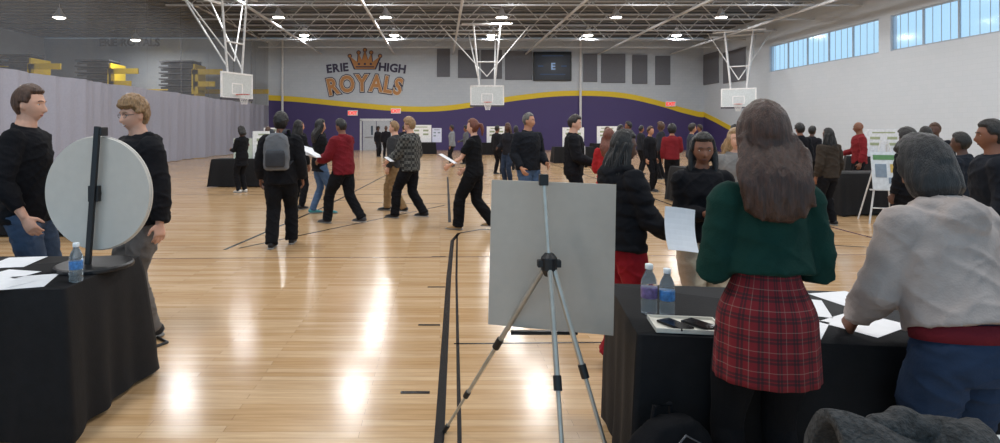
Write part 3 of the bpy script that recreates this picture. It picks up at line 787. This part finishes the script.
# ---------------------------------------------------------------- papers / bottles
pw=mat('paper','#e6e7ea',rough=.8,var=.03)
def paper(x,y,z,rz=0,w=.216,h=.28,tilt=0,curl=0,label='white paper sheet lying on black tablecloth',grp=None,rx=0):
    mb=MB(); mb.grid(lambda u,v:((u-.5)*w,(v-.5)*h,curl*((v-.5)**2)*4+curl*.5*math.sin(u*3)),6,8)
    mb2=MB(); n=len(mb.v); mb2.v=mb.v+[v-V((0,0,.0012)) for v in mb.v]; mb2.f=mb.f+[tuple(n+i for i in f)[::-1] for f in mb.f]; mb2.m=[0]*len(mb2.f)
    W=7;Hn=9
    bd=[i for i in range(W)]+[W*j+W-1 for j in range(1,Hn)]+[W*(Hn-1)+i for i in range(W-2,-1,-1)]+[W*j for j in range(Hn-2,0,-1)]
    for i in range(len(bd)):
        a,b=bd[i],bd[(i+1)%len(bd)]; mb2.f.append((a,n+a,n+b,b)); mb2.m.append(0)
    o=mk('paper_sheet',mb2,pw,smooth=False); o.location=(x,y,z); o.rotation_euler=(math.radians(rx),math.radians(tilt),math.radians(rz)); tag(o,label,'paper',grp); return o
T=.7515
paper(-2.12,2.98,T,20,label='white paper sheet near the prize wheel',grp='papers by prize wheel'); paper(-2.33,3.08,T,-12,grp='papers by prize wheel'); paper(-2.25,2.93,T+.002,70,grp='papers by prize wheel',label='white handout overlapping other sheets'); paper(-2.5,3.42,T,10,grp='papers by prize wheel'); paper(-2.75,3.36,T,35,grp='papers by prize wheel')
T2=T2H+.0065
paper(1.62,2.62,T2,-25,label='white form lying on black tablecloth'); paper(1.92,2.70,T2,12,label='white form lying on black tablecloth'); paper(1.45,2.36,T2,-40,w=.2,h=.25,label='white form near the table edge'); paper(1.74,2.38,T2,-60,label='white form near the table edge')
def clearp():
    m=bpy.data.materials.new('clear_plastic'); m.use_nodes=True; b=m.node_tree.nodes['Principled BSDF']
    b.inputs['Base Color'].default_value=(.85,.93,.97,1); b.inputs['Roughness'].default_value=.08; b.inputs['Transmission Weight'].default_value=.9; b.inputs['IOR'].default_value=1.2
    return m
cp=clearp()
def bottle(x,y,z,h,label,lc='#3f78b5',cc='#e8eef2'):
    r=empty('water_bottle',(x,y,z)); tag(r,label,'bottle'); k=h/.2
    pr=[(.024,0),(.031,.004),(.032,.02),(.030,.028),(.032,.036),(.032,.05),(.031,.055),(.031,.11),(.032,.115),(.030,.135),(.022,.155),(.014,.17),(.013,.182)]
    mk('bottle_body',MB().lathe([(a*k,b*k) for a,b in pr],n=20),cp,parent=r,smooth=True)
    mk('bottle_label',MB().lathe([(.0318*k,.066*k),(.0322*k,.068*k),(.0322*k,.106*k),(.0318*k,.108*k)],n=20),mat('lab_'+lc,lc,rough=.4,var=.4,scale=60),parent=r,smooth=True)
    mk('bottle_cap',MB().lathe([(.0145*k,.180*k),(.0155*k,.182*k),(.0155*k,.197*k),(.0145*k,.2*k)],n=16),mat('cap_'+cc,cc,rough=.4),parent=r,smooth=True)
bottle(-1.87,2.98,T-.001,.20,'clear water bottle with blue label on table')
bottle(.905,2.51,T2-.001,.215,'clear bottle with purple label and white cap','#6a5a8a')
bottle(.975,2.49,T2-.001,.20,'clear water bottle with blue label by tray')
tx,ty=.985,2.33
tr_=empty('serving_tray',(tx,ty,T2),math.radians(-8)); tag(tr_,'shallow white tray holding dark phones','tray')
mk('tray_base',MB().box((0,0,.006),(.26,.17,.008)).box((0,.083,.012),(.26,.006,.018)).box((0,-.083,.012),(.26,.006,.018)).box((.128,0,.012),(.006,.17,.018)).box((-.128,0,.012),(.006,.17,.018)),mat('tray_white','#d9d4c8',rough=.5),parent=tr_,bevel=.002)
for dx,dy,a in((-.045,-.01,25),(.055,-.01,30)):
    o=mk('phone',MB().box((0,0,.006),(.07,.13,.01)),[mat('phone_black','#0e0e12',rough=.15)],bevel=.004); o.location=(tx+dx,ty+dy,T2+.0105); o.rotation_euler=(0,0,math.radians(a)); tag(o,'black phone lying in white tray','phone','phones in tray')
o=mk('phone',MB().box((0,0,.006),(.08,.14,.012)),[mat('phone_black','#0e0e12')],bevel=.004); o.location=(1.19,2.36,T2); o.rotation_euler=(0,0,.5); tag(o,'black handheld device lying beside tray','phone')
# ---------------------------------------------------------------- prize wheel
wx,wy=-1.945,3.30
r=empty('prize_wheel',(wx,wy,T),math.radians(-6)); tag(r,'tabletop prize wheel with black stand, plain back showing','prize wheel')
mk('stand_base',MB().lathe([(.01,0),(.20,0),(.20,.018),(.19,.024),(.01,.026)],c=(-.02,0,0),n=32),mat('wheel_black','#131316',rough=.4),parent=r,bevel=.002)
mk('stand_post',MB().box((0,-.045,.40),(.032,.02,.80),rot=Matrix.Rotation(.075,3,'Y')).box((.0,-.03,.42),(.06,.03,.09)),mat('wheel_black','#131316'),parent=r,bevel=.003)
mb=MB(); n=64
mb.tube([(0,.0,.42),(0,.012,.42)],[.325,.325],n=n); mb.tube([(0,-.012,.42),(0,.0,.42)],[.318,.322],n=n)
mk('wheel_disc',mb,mat('wheel_back','#c9c2b8',rough=.5,var=.03),parent=r)
cols=['#c8402f','#e0b13a','#3f7a4a','#3a66a8','#7a4a90','#e07b35']
mb=MB()
for i in range(12):
    b=len(mb.v); a0,a1=2*math.pi*i/12,2*math.pi*(i+1)/12; mb.v.append(V((0,.0135,.42)))
    for k in range(6):
        a=a0+(a1-a0)*k/5; mb.v.append(V((.31*math.cos(a),.0135,.42+.31*math.sin(a))))
    for k in range(5): mb.f.append((b,b+1+k,b+2+k)); mb.m.append(i%6)
mk('wheel_wedges',mb,[mat('wedge'+c,c) for c in cols],parent=r)
mk('hub',MB().tube([(0,-.04,.42),(0,.03,.42)],.03,n=16),mat('wheel_black','#131316'),parent=r)
mb=MB()
for i in range(12): a=2*math.pi*i/12; mb.cyl((.3*math.cos(a),.012,.42+.3*math.sin(a)),(.3*math.cos(a),.04,.42+.3*math.sin(a)),.005,n=6)
mk('peg_ring',mb,mat('steel','#b5b5b8'),parent=r)
mk('pointer',MB().box((.04,-.02,.77),(.03,.06,.05)),mat('wheel_black','#131316'),parent=r,bevel=.004)
# ---------------------------------------------------------------- centre easel
e=empty('tripod_easel',(.47,2.5,0)); tag(e,'silver and black folding tripod easel','easel')
sil=mat('easel_silver','#b9b4aa',rough=.35,metal=.6); bp_=mat('easel_black','#141416',rough=.45)
hub=V((0,0,.95))
mk('hub',MB().tube([(0,0,.90),(0,0,.93),(0,0,.98),(0,0,1.0)],[.02,.035,.035,.018],n=14).box((0,-.0,.955),(.10,.035,.03)),bp_,parent=e,bevel=.003)
mk('mast',MB().cyl((0,0,.97),(-.012,.07,1.33),.010),sil,parent=e)
mk('mast_clip',MB().box((-.012,.065,1.31),(.04,.03,.05)),bp_,parent=e,bevel=.003)
feet=[V((-.45,.44,0)),V((.262,-.24,0)),V((-.02,-.50,0))]
for i,f in enumerate(feet):
    lg=empty('leg',(0,0,0)); lg.parent=e; off=V((f.x,f.y,0)).normalized()*.025
    a=hub+off+V((0,0,-.02)); m_=a.lerp(f,.42); m2=a.lerp(f,.74)
    mk('leg_tube',MB().cyl(a,m_,.0115,n=12).cyl(m_,m2,.009,n=12).cyl(m2,f,.007,n=12),sil,parent=lg,smooth=False)
    d=(f-a).normalized()
    mk('clamp',MB().cyl(m_-d*.025,m_+d*.03,.017,n=12),bp_,parent=lg)
    mk('clamp',MB().cyl(m2-d*.015,m2+d*.02,.014,n=12),bp_,parent=lg)
    mk('foot_tip',MB().cyl(f-d*.05,f,.012,n=10),bp_,parent=lg)
pb=mk('poster_board',MB().box((0,0,.34),(.555,.008,.665)),mat('foam_board','#beb4a8',rough=.8,var=.03),bevel=.001)
pb.location=(.493,2.615,.622); pb.rotation_euler=(math.radians(-2),math.radians(1.2),math.radians(-12)); tag(pb,'plain back of a large grey-white poster board','poster board')
mk('board_ledge',MB().box((0,.12,.615),(.3,.02,.015)),bp_,parent=e)
e2=empty('tripod_easel',(7.35,9.6,0),math.radians(-15)); tag(e2,'white A-frame easel holding a printed poster','easel')
mb=MB()
for sx in(-1,1): mb.cyl((sx*.28,-.18,0),(sx*.05,0,1.35),.014).cyl((sx*.24,.35,0),(sx*.04,.02,1.3),.012)
mb.cyl((-.24,-.14,.25),(.24,-.14,.25),.01)
mk('easel_frame',mb,mat('easel_white','#d6d6d6',rough=.4),parent=e2)
mk('ledge',MB().box((0,-.13,.55),(.5,.05,.02)),mat('easel_white','#d6d6d6'),parent=e2)
o=mk('poster',MB().box((0,0,.3),(.46,.01,.62)),mat('poster_w','#d5dbe0',rough=.5)); o.location=(7.32,9.45,.565); o.rotation_euler=(math.radians(-9),0,math.radians(-15)); tag(o,'printed poster with green heading on easel','poster')
mk('printed_block',MB().box((0,-.008,.52),(.4,.004,.08),mi=0).box((-.1,-.008,.3),(.16,.004,.22),mi=1).box((.11,-.008,.34),(.15,.004,.14),mi=2).box((.1,-.008,.14),(.2,.004,.1),mi=1),[mat('pr_g','#5b8a5a'),mat('pr_b','#7f8f9f'),mat('pr_y','#c7a95a')],parent=o)
# ---------------------------------------------------------------- backpacks, chair, coat
def backpack(x,y,z,rz,k,col,label,col2=None,rx=0,straps=True):
    r=empty('backpack',(x,y,z),math.radians(rz)); r.rotation_euler=(math.radians(rx),0,math.radians(rz)); r.scale=(k,k,k); tag(r,label,'backpack')
    m=cloth(col); m2=cloth(col2 or col)
    mb=MB(); P=[(0,.12,.05),(.02,.15,.075),(.15,.155,.085),(.3,.15,.08),(.4,.125,.065),(.45,.07,.035)]
    def sq(q,i,a):
        p=P[i]; c,s_=math.cos(a),math.sin(a); f=lambda t:math.copysign(abs(t)**.55,t); return V((p[1]*f(c),p[2]*f(s_),p[0]))
    mb.tube([(0,0,p[0]) for p in P],[(p[1],p[2]) for p in P],n=28,fn=sq)
    mk('pack_body',mb,m,parent=r,voxel=.012,sm=2,post=foldf(.006))
    mb=MB(); Q=[(.04,.10,.03),(.06,.115,.04),(.2,.115,.038),(.24,.10,.02)]
    def sq2(q,i,a):
        p=Q[i]; c,s_=math.cos(a),math.sin(a); f=lambda t:math.copysign(abs(t)**.55,t); return V((p[1]*f(c),-.085+p[2]*f(s_),p[0]))
    mb.tube([(0,0,p[0]) for p in Q],[(.1,.1)]*4,n=24,fn=sq2); mk('front_pocket',mb,m2,parent=r,smooth=True)
    mk('zipper',MB().tube([(-.13,-.07,.28),(-.12,-.075,.36),(0,-.06,.43),(.12,-.075,.36),(.13,-.07,.28)],.003,n=6),mat('zip','#5f5f62',rough=.4),parent=r)
    mk('grab_handle',MB().tube([(-.035,.04,.44),(-.03,.04,.475),(.03,.04,.475),(.035,.04,.44)],.008,n=8),m2,parent=r)
    if straps:
        for sx in(-1,1):
            mk('shoulder_strap',MB().tube([(sx*.06,.06,.43),(sx*.085,.12,.49),(sx*.10,.22,.49),(sx*.11,.30,.40),(sx*.12,.29,.25),(sx*.15,.16,.10),(sx*.13,.07,.06)],[(.026,.008)]*7,side=(1,0,0),n=10),m2,parent=r,smooth=True)
    return r
def chair(x,y,rz,label):
    r=empty('folding_chair',(x,y,0),math.radians(rz)); tag(r,label,'chair')
    fm=mat('chair_frame','#c9c9c6',rough=.4); sm_=mat('chair_seat','#d6d4ce',rough=.55)
    mb=MB()
    for sx in(-.21,.21):
        mb.tube([(sx,.24,0),(sx,-.02,.42),(sx,-.20,.78),(sx*.9,-.215,.825)],.0125,n=10)
    mb.tube([(-.19,-.215,.825),(0,-.225,.835),(.19,-.215,.825)],.0125,n=10); mk('front_frame',mb,fm,parent=r,smooth=True)
    mb=MB()
    for sx in(-.19,.19): mb.tube([(sx,-.26,0),(sx,.15,.43)],.0115,n=10)
    mb.cyl((-.19,-.22,.045),(.19,-.22,.045),.009); mk('rear_frame',mb,fm,parent=r)
    mk('seat',MB().grid(lambda u,v:((u-.5)*.38,-.17+.38*v,.445-.015*math.sin(u*math.pi)*math.sin(v*math.pi)),10,10),sm_,parent=r,smooth=True,recalc=False).modifiers.new('s','SOLIDIFY').thickness=.018
    mk('backrest',MB().grid(lambda u,v:((u-.5)*.40,-.145-.065*v-.03*math.sin(u*math.pi),.60+.19*v),10,4),sm_,parent=r,smooth=True,recalc=False).modifiers.new('s','SOLIDIFY').thickness=.014
chair(1.18,1.53,-3,'white folding chair with a coat draped over it')
chair(-1.93,1.98,70,'white folding chair near the draped table')
mb=MB()
def coatf(u,v):
    s_=(v-.5)*2; xx=-.16+.32*u; 
    z=.868-.50*abs(s_)**1.25+.02*noise.noise(V((u*5,v*5,1)))+.015*math.sin(u*9)
    yy=.0+ .075*math.copysign(min(1,abs(s_)*4)**.7,s_)*(1+.4*abs(s_))+.02*math.sin(u*11+v*3)
    return (xx+.03*s_*math.sin(u*7),yy,z)
mb.grid(coatf,60,60)
ct=mk('coat',mb,mat('coat_grey','#3b3b3b',rough=1,var=.5,scale=60,bump=1,bscale=120),smooth=True,recalc=False); ct.location=(1.045,1.30,0); tag(ct,'dark grey fuzzy coat draped over chair back','coat')
q=ct.modifiers.new('s','SOLIDIFY'); q.thickness=.03; q.offset=0
mb=MB(); mb.tube([(0,0,0),(.05,.0,.015),(.12,.01,.02),(.18,0,.01),(.23,0,0)],[(.02),(.028),(.032),(.025),(.012)],n=14)
sl=mk('collar_roll',mb,mat('coat_grey','#3b3b3b'),parent=ct,voxel=.008,post=lambda p:.010*noise.noise(p*30)); sl.location=(-.12,0,.85)
backpack(.81,2.03,0,20,1.15,'#141417','black backpack slumped on floor beside draped table',straps=False)
o=mk('floor_cable',MB().tube([(-2.07,3.95,.012),(-2.02,4.02,.012),(-1.95,4.15,.012),(-2.07,4.25,.012)],.01,n=6),bp_); tag(o,'short black strap lying on the wood floor','strap')
# ---------------------------------------------------------------- special cloth materials
def plaid(name,base,band,line,nu,nv):
    m=bpy.data.materials.new(name); m.use_nodes=True; N=m.node_tree.nodes; L=m.node_tree.links; b=N['Principled BSDF']; b.inputs['Roughness'].default_value=.9
    uv=N.new('ShaderNodeUVMap'); sp=N.new('ShaderNodeSeparateXYZ'); L.new(uv.outputs[0],sp.inputs[0])
    outs=[]
    for ax,k in((0,nu),(1,nv)):
        mu=N.new('ShaderNodeMath'); mu.operation='MULTIPLY'; mu.inputs[1].default_value=k; L.new(sp.outputs[ax],mu.inputs[0])
        fr=N.new('ShaderNodeMath'); fr.operation='FRACT'; L.new(mu.outputs[0],fr.inputs[0])
        r1=N.new('ShaderNodeValToRGB'); r1.color_ramp.interpolation='CONSTANT'; cr=r1.color_ramp
        cr.elements[0].position=0; cr.elements[0].color=(0,0,0,1); cr.elements[1].position=.30; cr.elements[1].color=(1,1,1,1)
        for p,c in((.42,0),(.48,1),(.60,0)): q=cr.elements.new(p); q.color=(c,c,c,1)
        r2=N.new('ShaderNodeValToRGB'); r2.color_ramp.interpolation='CONSTANT'; cr=r2.color_ramp
        cr.elements[0].position=0; cr.elements[0].color=(0,0,0,1); cr.elements[1].position=.86; cr.elements[1].color=(1,1,1,1); q=cr.elements.new(.895); q.color=(0,0,0,1)
        L.new(fr.outputs[0],r1.inputs[0]); L.new(fr.outputs[0],r2.inputs[0]); outs.append((r1,r2))
    def mix(a,col,fac,amt):
        mu=N.new('ShaderNodeMath'); mu.operation='MULTIPLY'; mu.inputs[1].default_value=amt; L.new(fac,mu.inputs[0])
        mx=N.new('ShaderNodeMix'); mx.data_type='RGBA'; L.new(mu.outputs[0],mx.inputs['Factor'])
        if isinstance(a,tuple): mx.inputs['A'].default_value=a
        else: L.new(a,mx.inputs['A'])
        mx.inputs['B'].default_value=col; return mx.outputs['Result']
    c=mix(lin(base),lin(band),outs[0][0].outputs[0],.62); c=mix(c,lin(band),outs[1][0].outputs[0],.62)
    c=mix(c,lin(line),outs[0][1].outputs[0],.35); c=mix(c,lin(line),outs[1][1].outputs[0],.35)
    L.new(c,b.inputs['Base Color']); return m
tart=plaid('tartan_red','#78161f','#15171b','#a09284',15,15)
def checkm():
    m=bpy.data.materials.new('check_flannel'); m.use_nodes=True; N=m.node_tree.nodes; L=m.node_tree.links; b=N['Principled BSDF']; b.inputs['Roughness'].default_value=.9
    tc=N.new('ShaderNodeTexCoord'); ck=N.new('ShaderNodeTexChecker'); ck.inputs['Scale'].default_value=20; ck.inputs['Color1'].default_value=lin('#74746f'); ck.inputs['Color2'].default_value=lin('#1c1c1c')
    no=N.new('ShaderNodeTexNoise'); no.inputs['Scale'].default_value=14; L.new(tc.outputs['Object'],no.inputs['Vector'])
    mx=N.new('ShaderNodeMix'); mx.data_type='RGBA'; mx.inputs['B'].default_value=lin('#2b2b2a'); L.new(no.outputs[0],mx.inputs['Factor'])
    L.new(tc.outputs['Object'],ck.inputs['Vector']); L.new(ck.outputs[0],mx.inputs['A']); L.new(mx.outputs['Result'],b.inputs['Base Color']); return m
chk=checkm()
BLK='#141418'
# ================================================================ PEOPLE
B=dict
person('person in black quarter-zip and jeans, talking beside prize wheel',-2.92,4.1,-80,H=1.84,skin='light',hair=('short','brown'),head=(0,2),lod=0,
  top=B(c=BLK,n='quarter_zip',e=.024,hem=.84,cuff=.06),bot=B(c='#46556b',n='jeans',e=.016),wr=(.24,.10,.90),wl=(-.24,.06,.88))
p,_=person('laughing person in glasses and black hoodie behind prize wheel',-2.20,4.3,140,H=1.77,skin='light',hair=('mop','sandy'),head=(8,6),lean=4,lod=0,glasses=True,smile=True,w=1.15,
  top=B(c='#17171b',n='hoodie',hood=True,e=.038,hem=.84),bot=B(c='#6f6a66',n='trousers',e=.02),wr=(.22,.12,.85),wl=(-.31,.02,.86),fr=(.08,.03,0),fl=(-.08,-.03,0))
mk('chest_print',MB().grid(lambda u,v:((u-.5)*.13,.195,1.20+.08*v+.02*math.sin(u*9)),8,4),mat('print_red','#8c2b2e'),parent=p).modifiers.new('s','SOLIDIFY').thickness=.006
person('person with light brown hair in dark clothes beside table',-5.5,8.0,150,H=1.42,fem=True,skin='light',hair=('bob','sandy'),top=B(c='#3a2226',n='sweater'),bot=B(c=BLK),lod=1)
person('person in black dress clothes reading at display table',-4.85,14.2,60,H=1.62,fem=True,skin='brown',hair=('bob','black'),head=(0,20),top=B(c='#121216',n='blouse',hem=.7,e=.02),bot=B(c=BLK),wr=(.10,.3,1.12),wl=(-.10,.3,1.12),shoes='#e0ddd8',lod=1)
person('person in black jacket wearing grey backpack, walking away',-2.1,7.65,5,H=1.75,skin='brown',hair=('curly','black'),w=1.08,top=B(c='#16161a',n='jacket',e=.045,hem=.82),bot=B(c='#121215',e=.034,hem=.085),fr=(.12,.14,0),fl=(-.09,-.16,.0),wr=(.27,.08,.88),wl=(-.27,.05,.88),lod=1)
backpack(-2.08,7.38,1.02,5,1.05,'#6a6c70','grey backpack worn on a walking person',col2='#3b3c40')
person('person in black jacket standing close to others',-2.75,11.2,-30,H=1.72,skin='brown',hair=('braids','black'),fem=True,top=B(c='#17171a',n='jacket'),bot=B(c='#14151a'),lod=1)
person('person with long dark hair, black top and blue jeans',-2.2,10.6,-60,H=1.72,fem=True,skin='tan',hair=('long','black'),top=B(c='#131316',n='top',e=.024,hem=.78),bot=B(c='#4b6180',n='jeans',e=.016),wr=(.1,.3,1.1),shoes='#3f8f96',lod=1,fr=(.1,.12,0),fl=(-.1,-.1,0))
person('person in maroon hoodie and black trousers walking with papers',-1.58,9.5,62,H=1.74,skin='brown',hair=('short','black'),w=1.05,top=B(c='#701b24',n='hoodie',hood=True,e=.045,hem=.84),bot=B(c='#121216',e=.034,hem=.08),wr=(.12,.40,1.10),wl=(-.16,.38,1.05),fr=(.1,-.30,.03),fl=(-.1,.26,0),lean=3,head=(-5,12),shoes='#3a3a40',lod=1)
paper(-2.04,9.38,1.15,70,rx=25,label='white handouts held in hand'); paper(-2.14,9.48,1.18,40,rx=35,tilt=15,label='white handouts held in hand')
person('person in tan trousers walking beside friend in flannel',-.85,10.9,75,H=1.70,skin='light',hair=('short','sandy'),top=B(c='#3a3a3c',n='jacket',e=.034),bot=B(c='#8a6f4e',e=.026,hem=.07),fr=(.1,.2,0),fl=(-.1,-.22,.02),lod=1,wr=(.2,.2,.95))
person('person in black and white checked flannel jacket, walking',-.52,10.1,65,H=1.76,skin='light',hair=('curly','sandy'),w=1.05,top=B(n='flannel_jacket',mat=chk,e=.046,hem=.84),bot=B(c='#101014',e=.032,hem=.08),fr=(.1,-.22,.02),fl=(-.12,.24,0),wr=(.22,.16,.95),wl=(-.14,.34,1.02),head=(5,10),lod=1)
paper(-.87,9.93,1.03,60,rx=30,label='small white paper held in hand',w=.12,h=.15)
person('person in black t-shirt and trousers walking, holding paper',.52,8.9,68,H=1.72,fem=True,skin='light',hair=('pony','auburn'),top=B(c='#111114',n='t_shirt',sleeve='short',e=.026,hem=.86),bot=B(c='#101013',e=.036,hem=.09),wr=(.20,.22,.95),wl=(-.12,.36,1.02),fr=(.1,-.28,.05),fl=(-.08,.24,0),head=(0,5),shoes='#b08a5c',lod=1)
paper(.12,8.73,1.1,75,rx=30,label='white paper sheet held in hand')
person('grey-haired person in black zip jacket and jeans',1.38,9.1,-150,H=1.80,skin='tan',hair=('fade','grey'),top=B(c='#1c1e24',n='zip_jacket',e=.03,hem=.88),bot=B(c='#4a5d78',n='jeans',e=.02),head=(35,0),wr=(.22,.12,.92),wl=(-.2,.2,.98),lod=1,w=1.08)
person('person in open black jacket over white shirt',1.98,8.6,-105,H=1.75,skin='light',hair=('short','dark'),top=B(c='#17171b',n='jacket',e=.034,front='#d9d6d2'),bot=B(c=BLK),wr=(.16,.3,1.05),wl=(-.2,.22,1.0),head=(-5,10),lod=1)
person('person with long auburn hair in bright red sweater',2.3,7.9,-20,H=1.54,fem=True,skin='light',hair=('long','auburn'),top=B(c='#a5262a',n='sweater',e=.026),bot=B(c=BLK),wr=(.2,.25,1.0),wl=(-.12,.3,1.1),lod=1)
person('person with box braids, black puffer jacket and red trousers',1.16,3.70,-78,H=1.53,fem=True,w=1.08,skin='dark',hair=('braids','black'),top=B(c='#17171b',n='puffer_jacket',e=.034,puff=True,hem=.90,hood=True),bot=B(c='#8c1a24',e=.03,hem=.12),wr=(.16,.30,1.0),wl=(-.16,.28,1.02),head=(0,8),lod=0)
paper(1.44,3.48,.93,10,rx=70,tilt=8,w=.2,h=.26,label='white paper held in hand beside table',curl=.02)
person('person with tied dark hair in black hoodie and cream trousers',1.81,4.0,172,H=1.50,fem=True,w=1.05,skin='brown',hair=('tied','black'),top=B(c='#131317',n='hoodie',hood=True,e=.036,hem=.90),bot=B(c='#c2b49c',e=.03,hem=.085),wr=(.05,.24,1.14),wl=(-.03,.24,1.10),head=(-8,4),lod=0,curl=.55)
person('person in green knit sweater, tartan skirt and black tights',1.145,2.04,-4,H=1.62,fem=True,w=.88,skin='light',hair=('long','darkbrown'),
  top=B(c='#10332c',n='sweater',e=.026,hem=1.11,amp=.006,loose=.9),bot=B(kind='tights',c='#101013',e=.008,skirt=.72,skmat=tart),wr=(.07,.22,1.18),wl=(-.05,.22,1.14),elb=(.55,-.7,-.6),head=(-8,6),lod=0)
person('person with black bob in cream hoodie and jeans, leaning on table',1.765,1.95,4,H=1.52,fem=True,w=1.02,lean=13,skin='brown',hair=('bob','softblack'),
  top=B(c='#aca09a',n='hoodie',hood=True,e=.042,hem=1.0,amp=.008,loose=.9,under='#6b1f28'),bot=B(c='#2b3a52',n='jeans',e=.022,hem=.08),wl=(-.17,.34,.93),wr=(.24,.34,.98),head=(6,12),lod=0,elb=(.5,-.9,-.3))
# right-hand crowd
person('person in dark jacket standing in profile',4.15,4.35,60,H=1.60,skin='brown',hair=('short','black'),top=B(c='#1a1d24',n='jacket',e=.034),bot=B(c=BLK),lod=1)
person('bald person in dark red shirt at display table',8.75,12.1,70,H=1.70,skin='brown',hair=('bald','black'),top=B(c='#7e2429',n='shirt',e=.024),bot=B(c=BLK),wr=(.15,.28,1.05),lod=1)
person('blond person partly hidden behind others',3.05,6.0,170,H=1.54,fem=True,skin='light',hair=('long','blond'),top=B(c='#7f7b78',n='sweater'),bot=B(c=BLK),lod=1)
rest=[(908,7.0,1.52,'black','#15161b','afro',20),(926,8.2,1.58,'brown','#232a35','braids',-20),(962,6.0,1.50,'dark','#20242c','short',30),(800,12.5,1.66,'brown','#14151a','curly',0),(812,13.6,1.62,'dark','#1c1c22','short',-60),(829,9.3,1.56,'brown','#3a322b','braids',15)]
i=0
for px,yy,H,sk,tc_,hk,hd in rest:
    person('person in dark clothing standing among the visitors',(px-440)/580*yy,yy,hd,H=H,skin='dark' if sk=='black' else ('dark' if sk=='dark' else 'brown'),fem=(i%2==0),hair=(hk,'black'),top=B(c=tc_,n='jacket'),bot=B(c=BLK),lod=1,group='visitors across the court'); i+=1
farl=[(300,14.5,1.72,'#19191d'),(378,33,1.75,'#15151a'),(386,31,1.7,'#1a1a20'),(404,25,1.7,'#26262c'),(452,24,1.76,'#7d8084'),(466,26,1.68,'#5b5d62'),(497,20,1.7,'#1a1a1f'),(508,16,1.72,'#202026'),(516,22,1.7,'#3c3f48'),
(607,17,1.66,'#31343c'),(620,14.5,1.7,'#15151a'),(629,16,1.78,'#1b1d26'),(641,20,1.7,'#24262c'),(650,14.5,1.64,'#17171b'),(661,18,1.72,'#2a2c33'),(672,14.2,1.62,'#7c2329'),(692,15,1.7,'#3a3d45'),(700,22,1.72,'#16161a'),
(735,15,1.66,'#17171b'),(935,9.5,1.62,'#17191f'),(322,22,1.7,'#18181c'),(268,19,1.66,'#17171b')]
rnd=random.Random(11)
for px,yy,H,tc_ in farl:
    hk=rnd.choice(['short','curly','bob','braids','short','afro']); 
    person('person in dark clothes standing across the court' if tc_!='#7c2329' else 'person in maroon top standing across the court',(px-440)/580*yy,yy,rnd.uniform(0,360),H=H*rnd.uniform(.97,1.02),fem=rnd.random()<.5,skin=rnd.choice(['brown','dark','light','tan']),hair=(hk,rnd.choice(['black','dark','brown'])),
      top=B(c=tc_,n='jacket'),bot=B(c=rnd.choice([BLK,'#2a3446','#1a1a1e'])),fr=(.1,rnd.uniform(-.1,.15),0),wr=rnd.choice([None,(.15,.28,1.05)]),lod=2,group='visitors across the court')
flush()
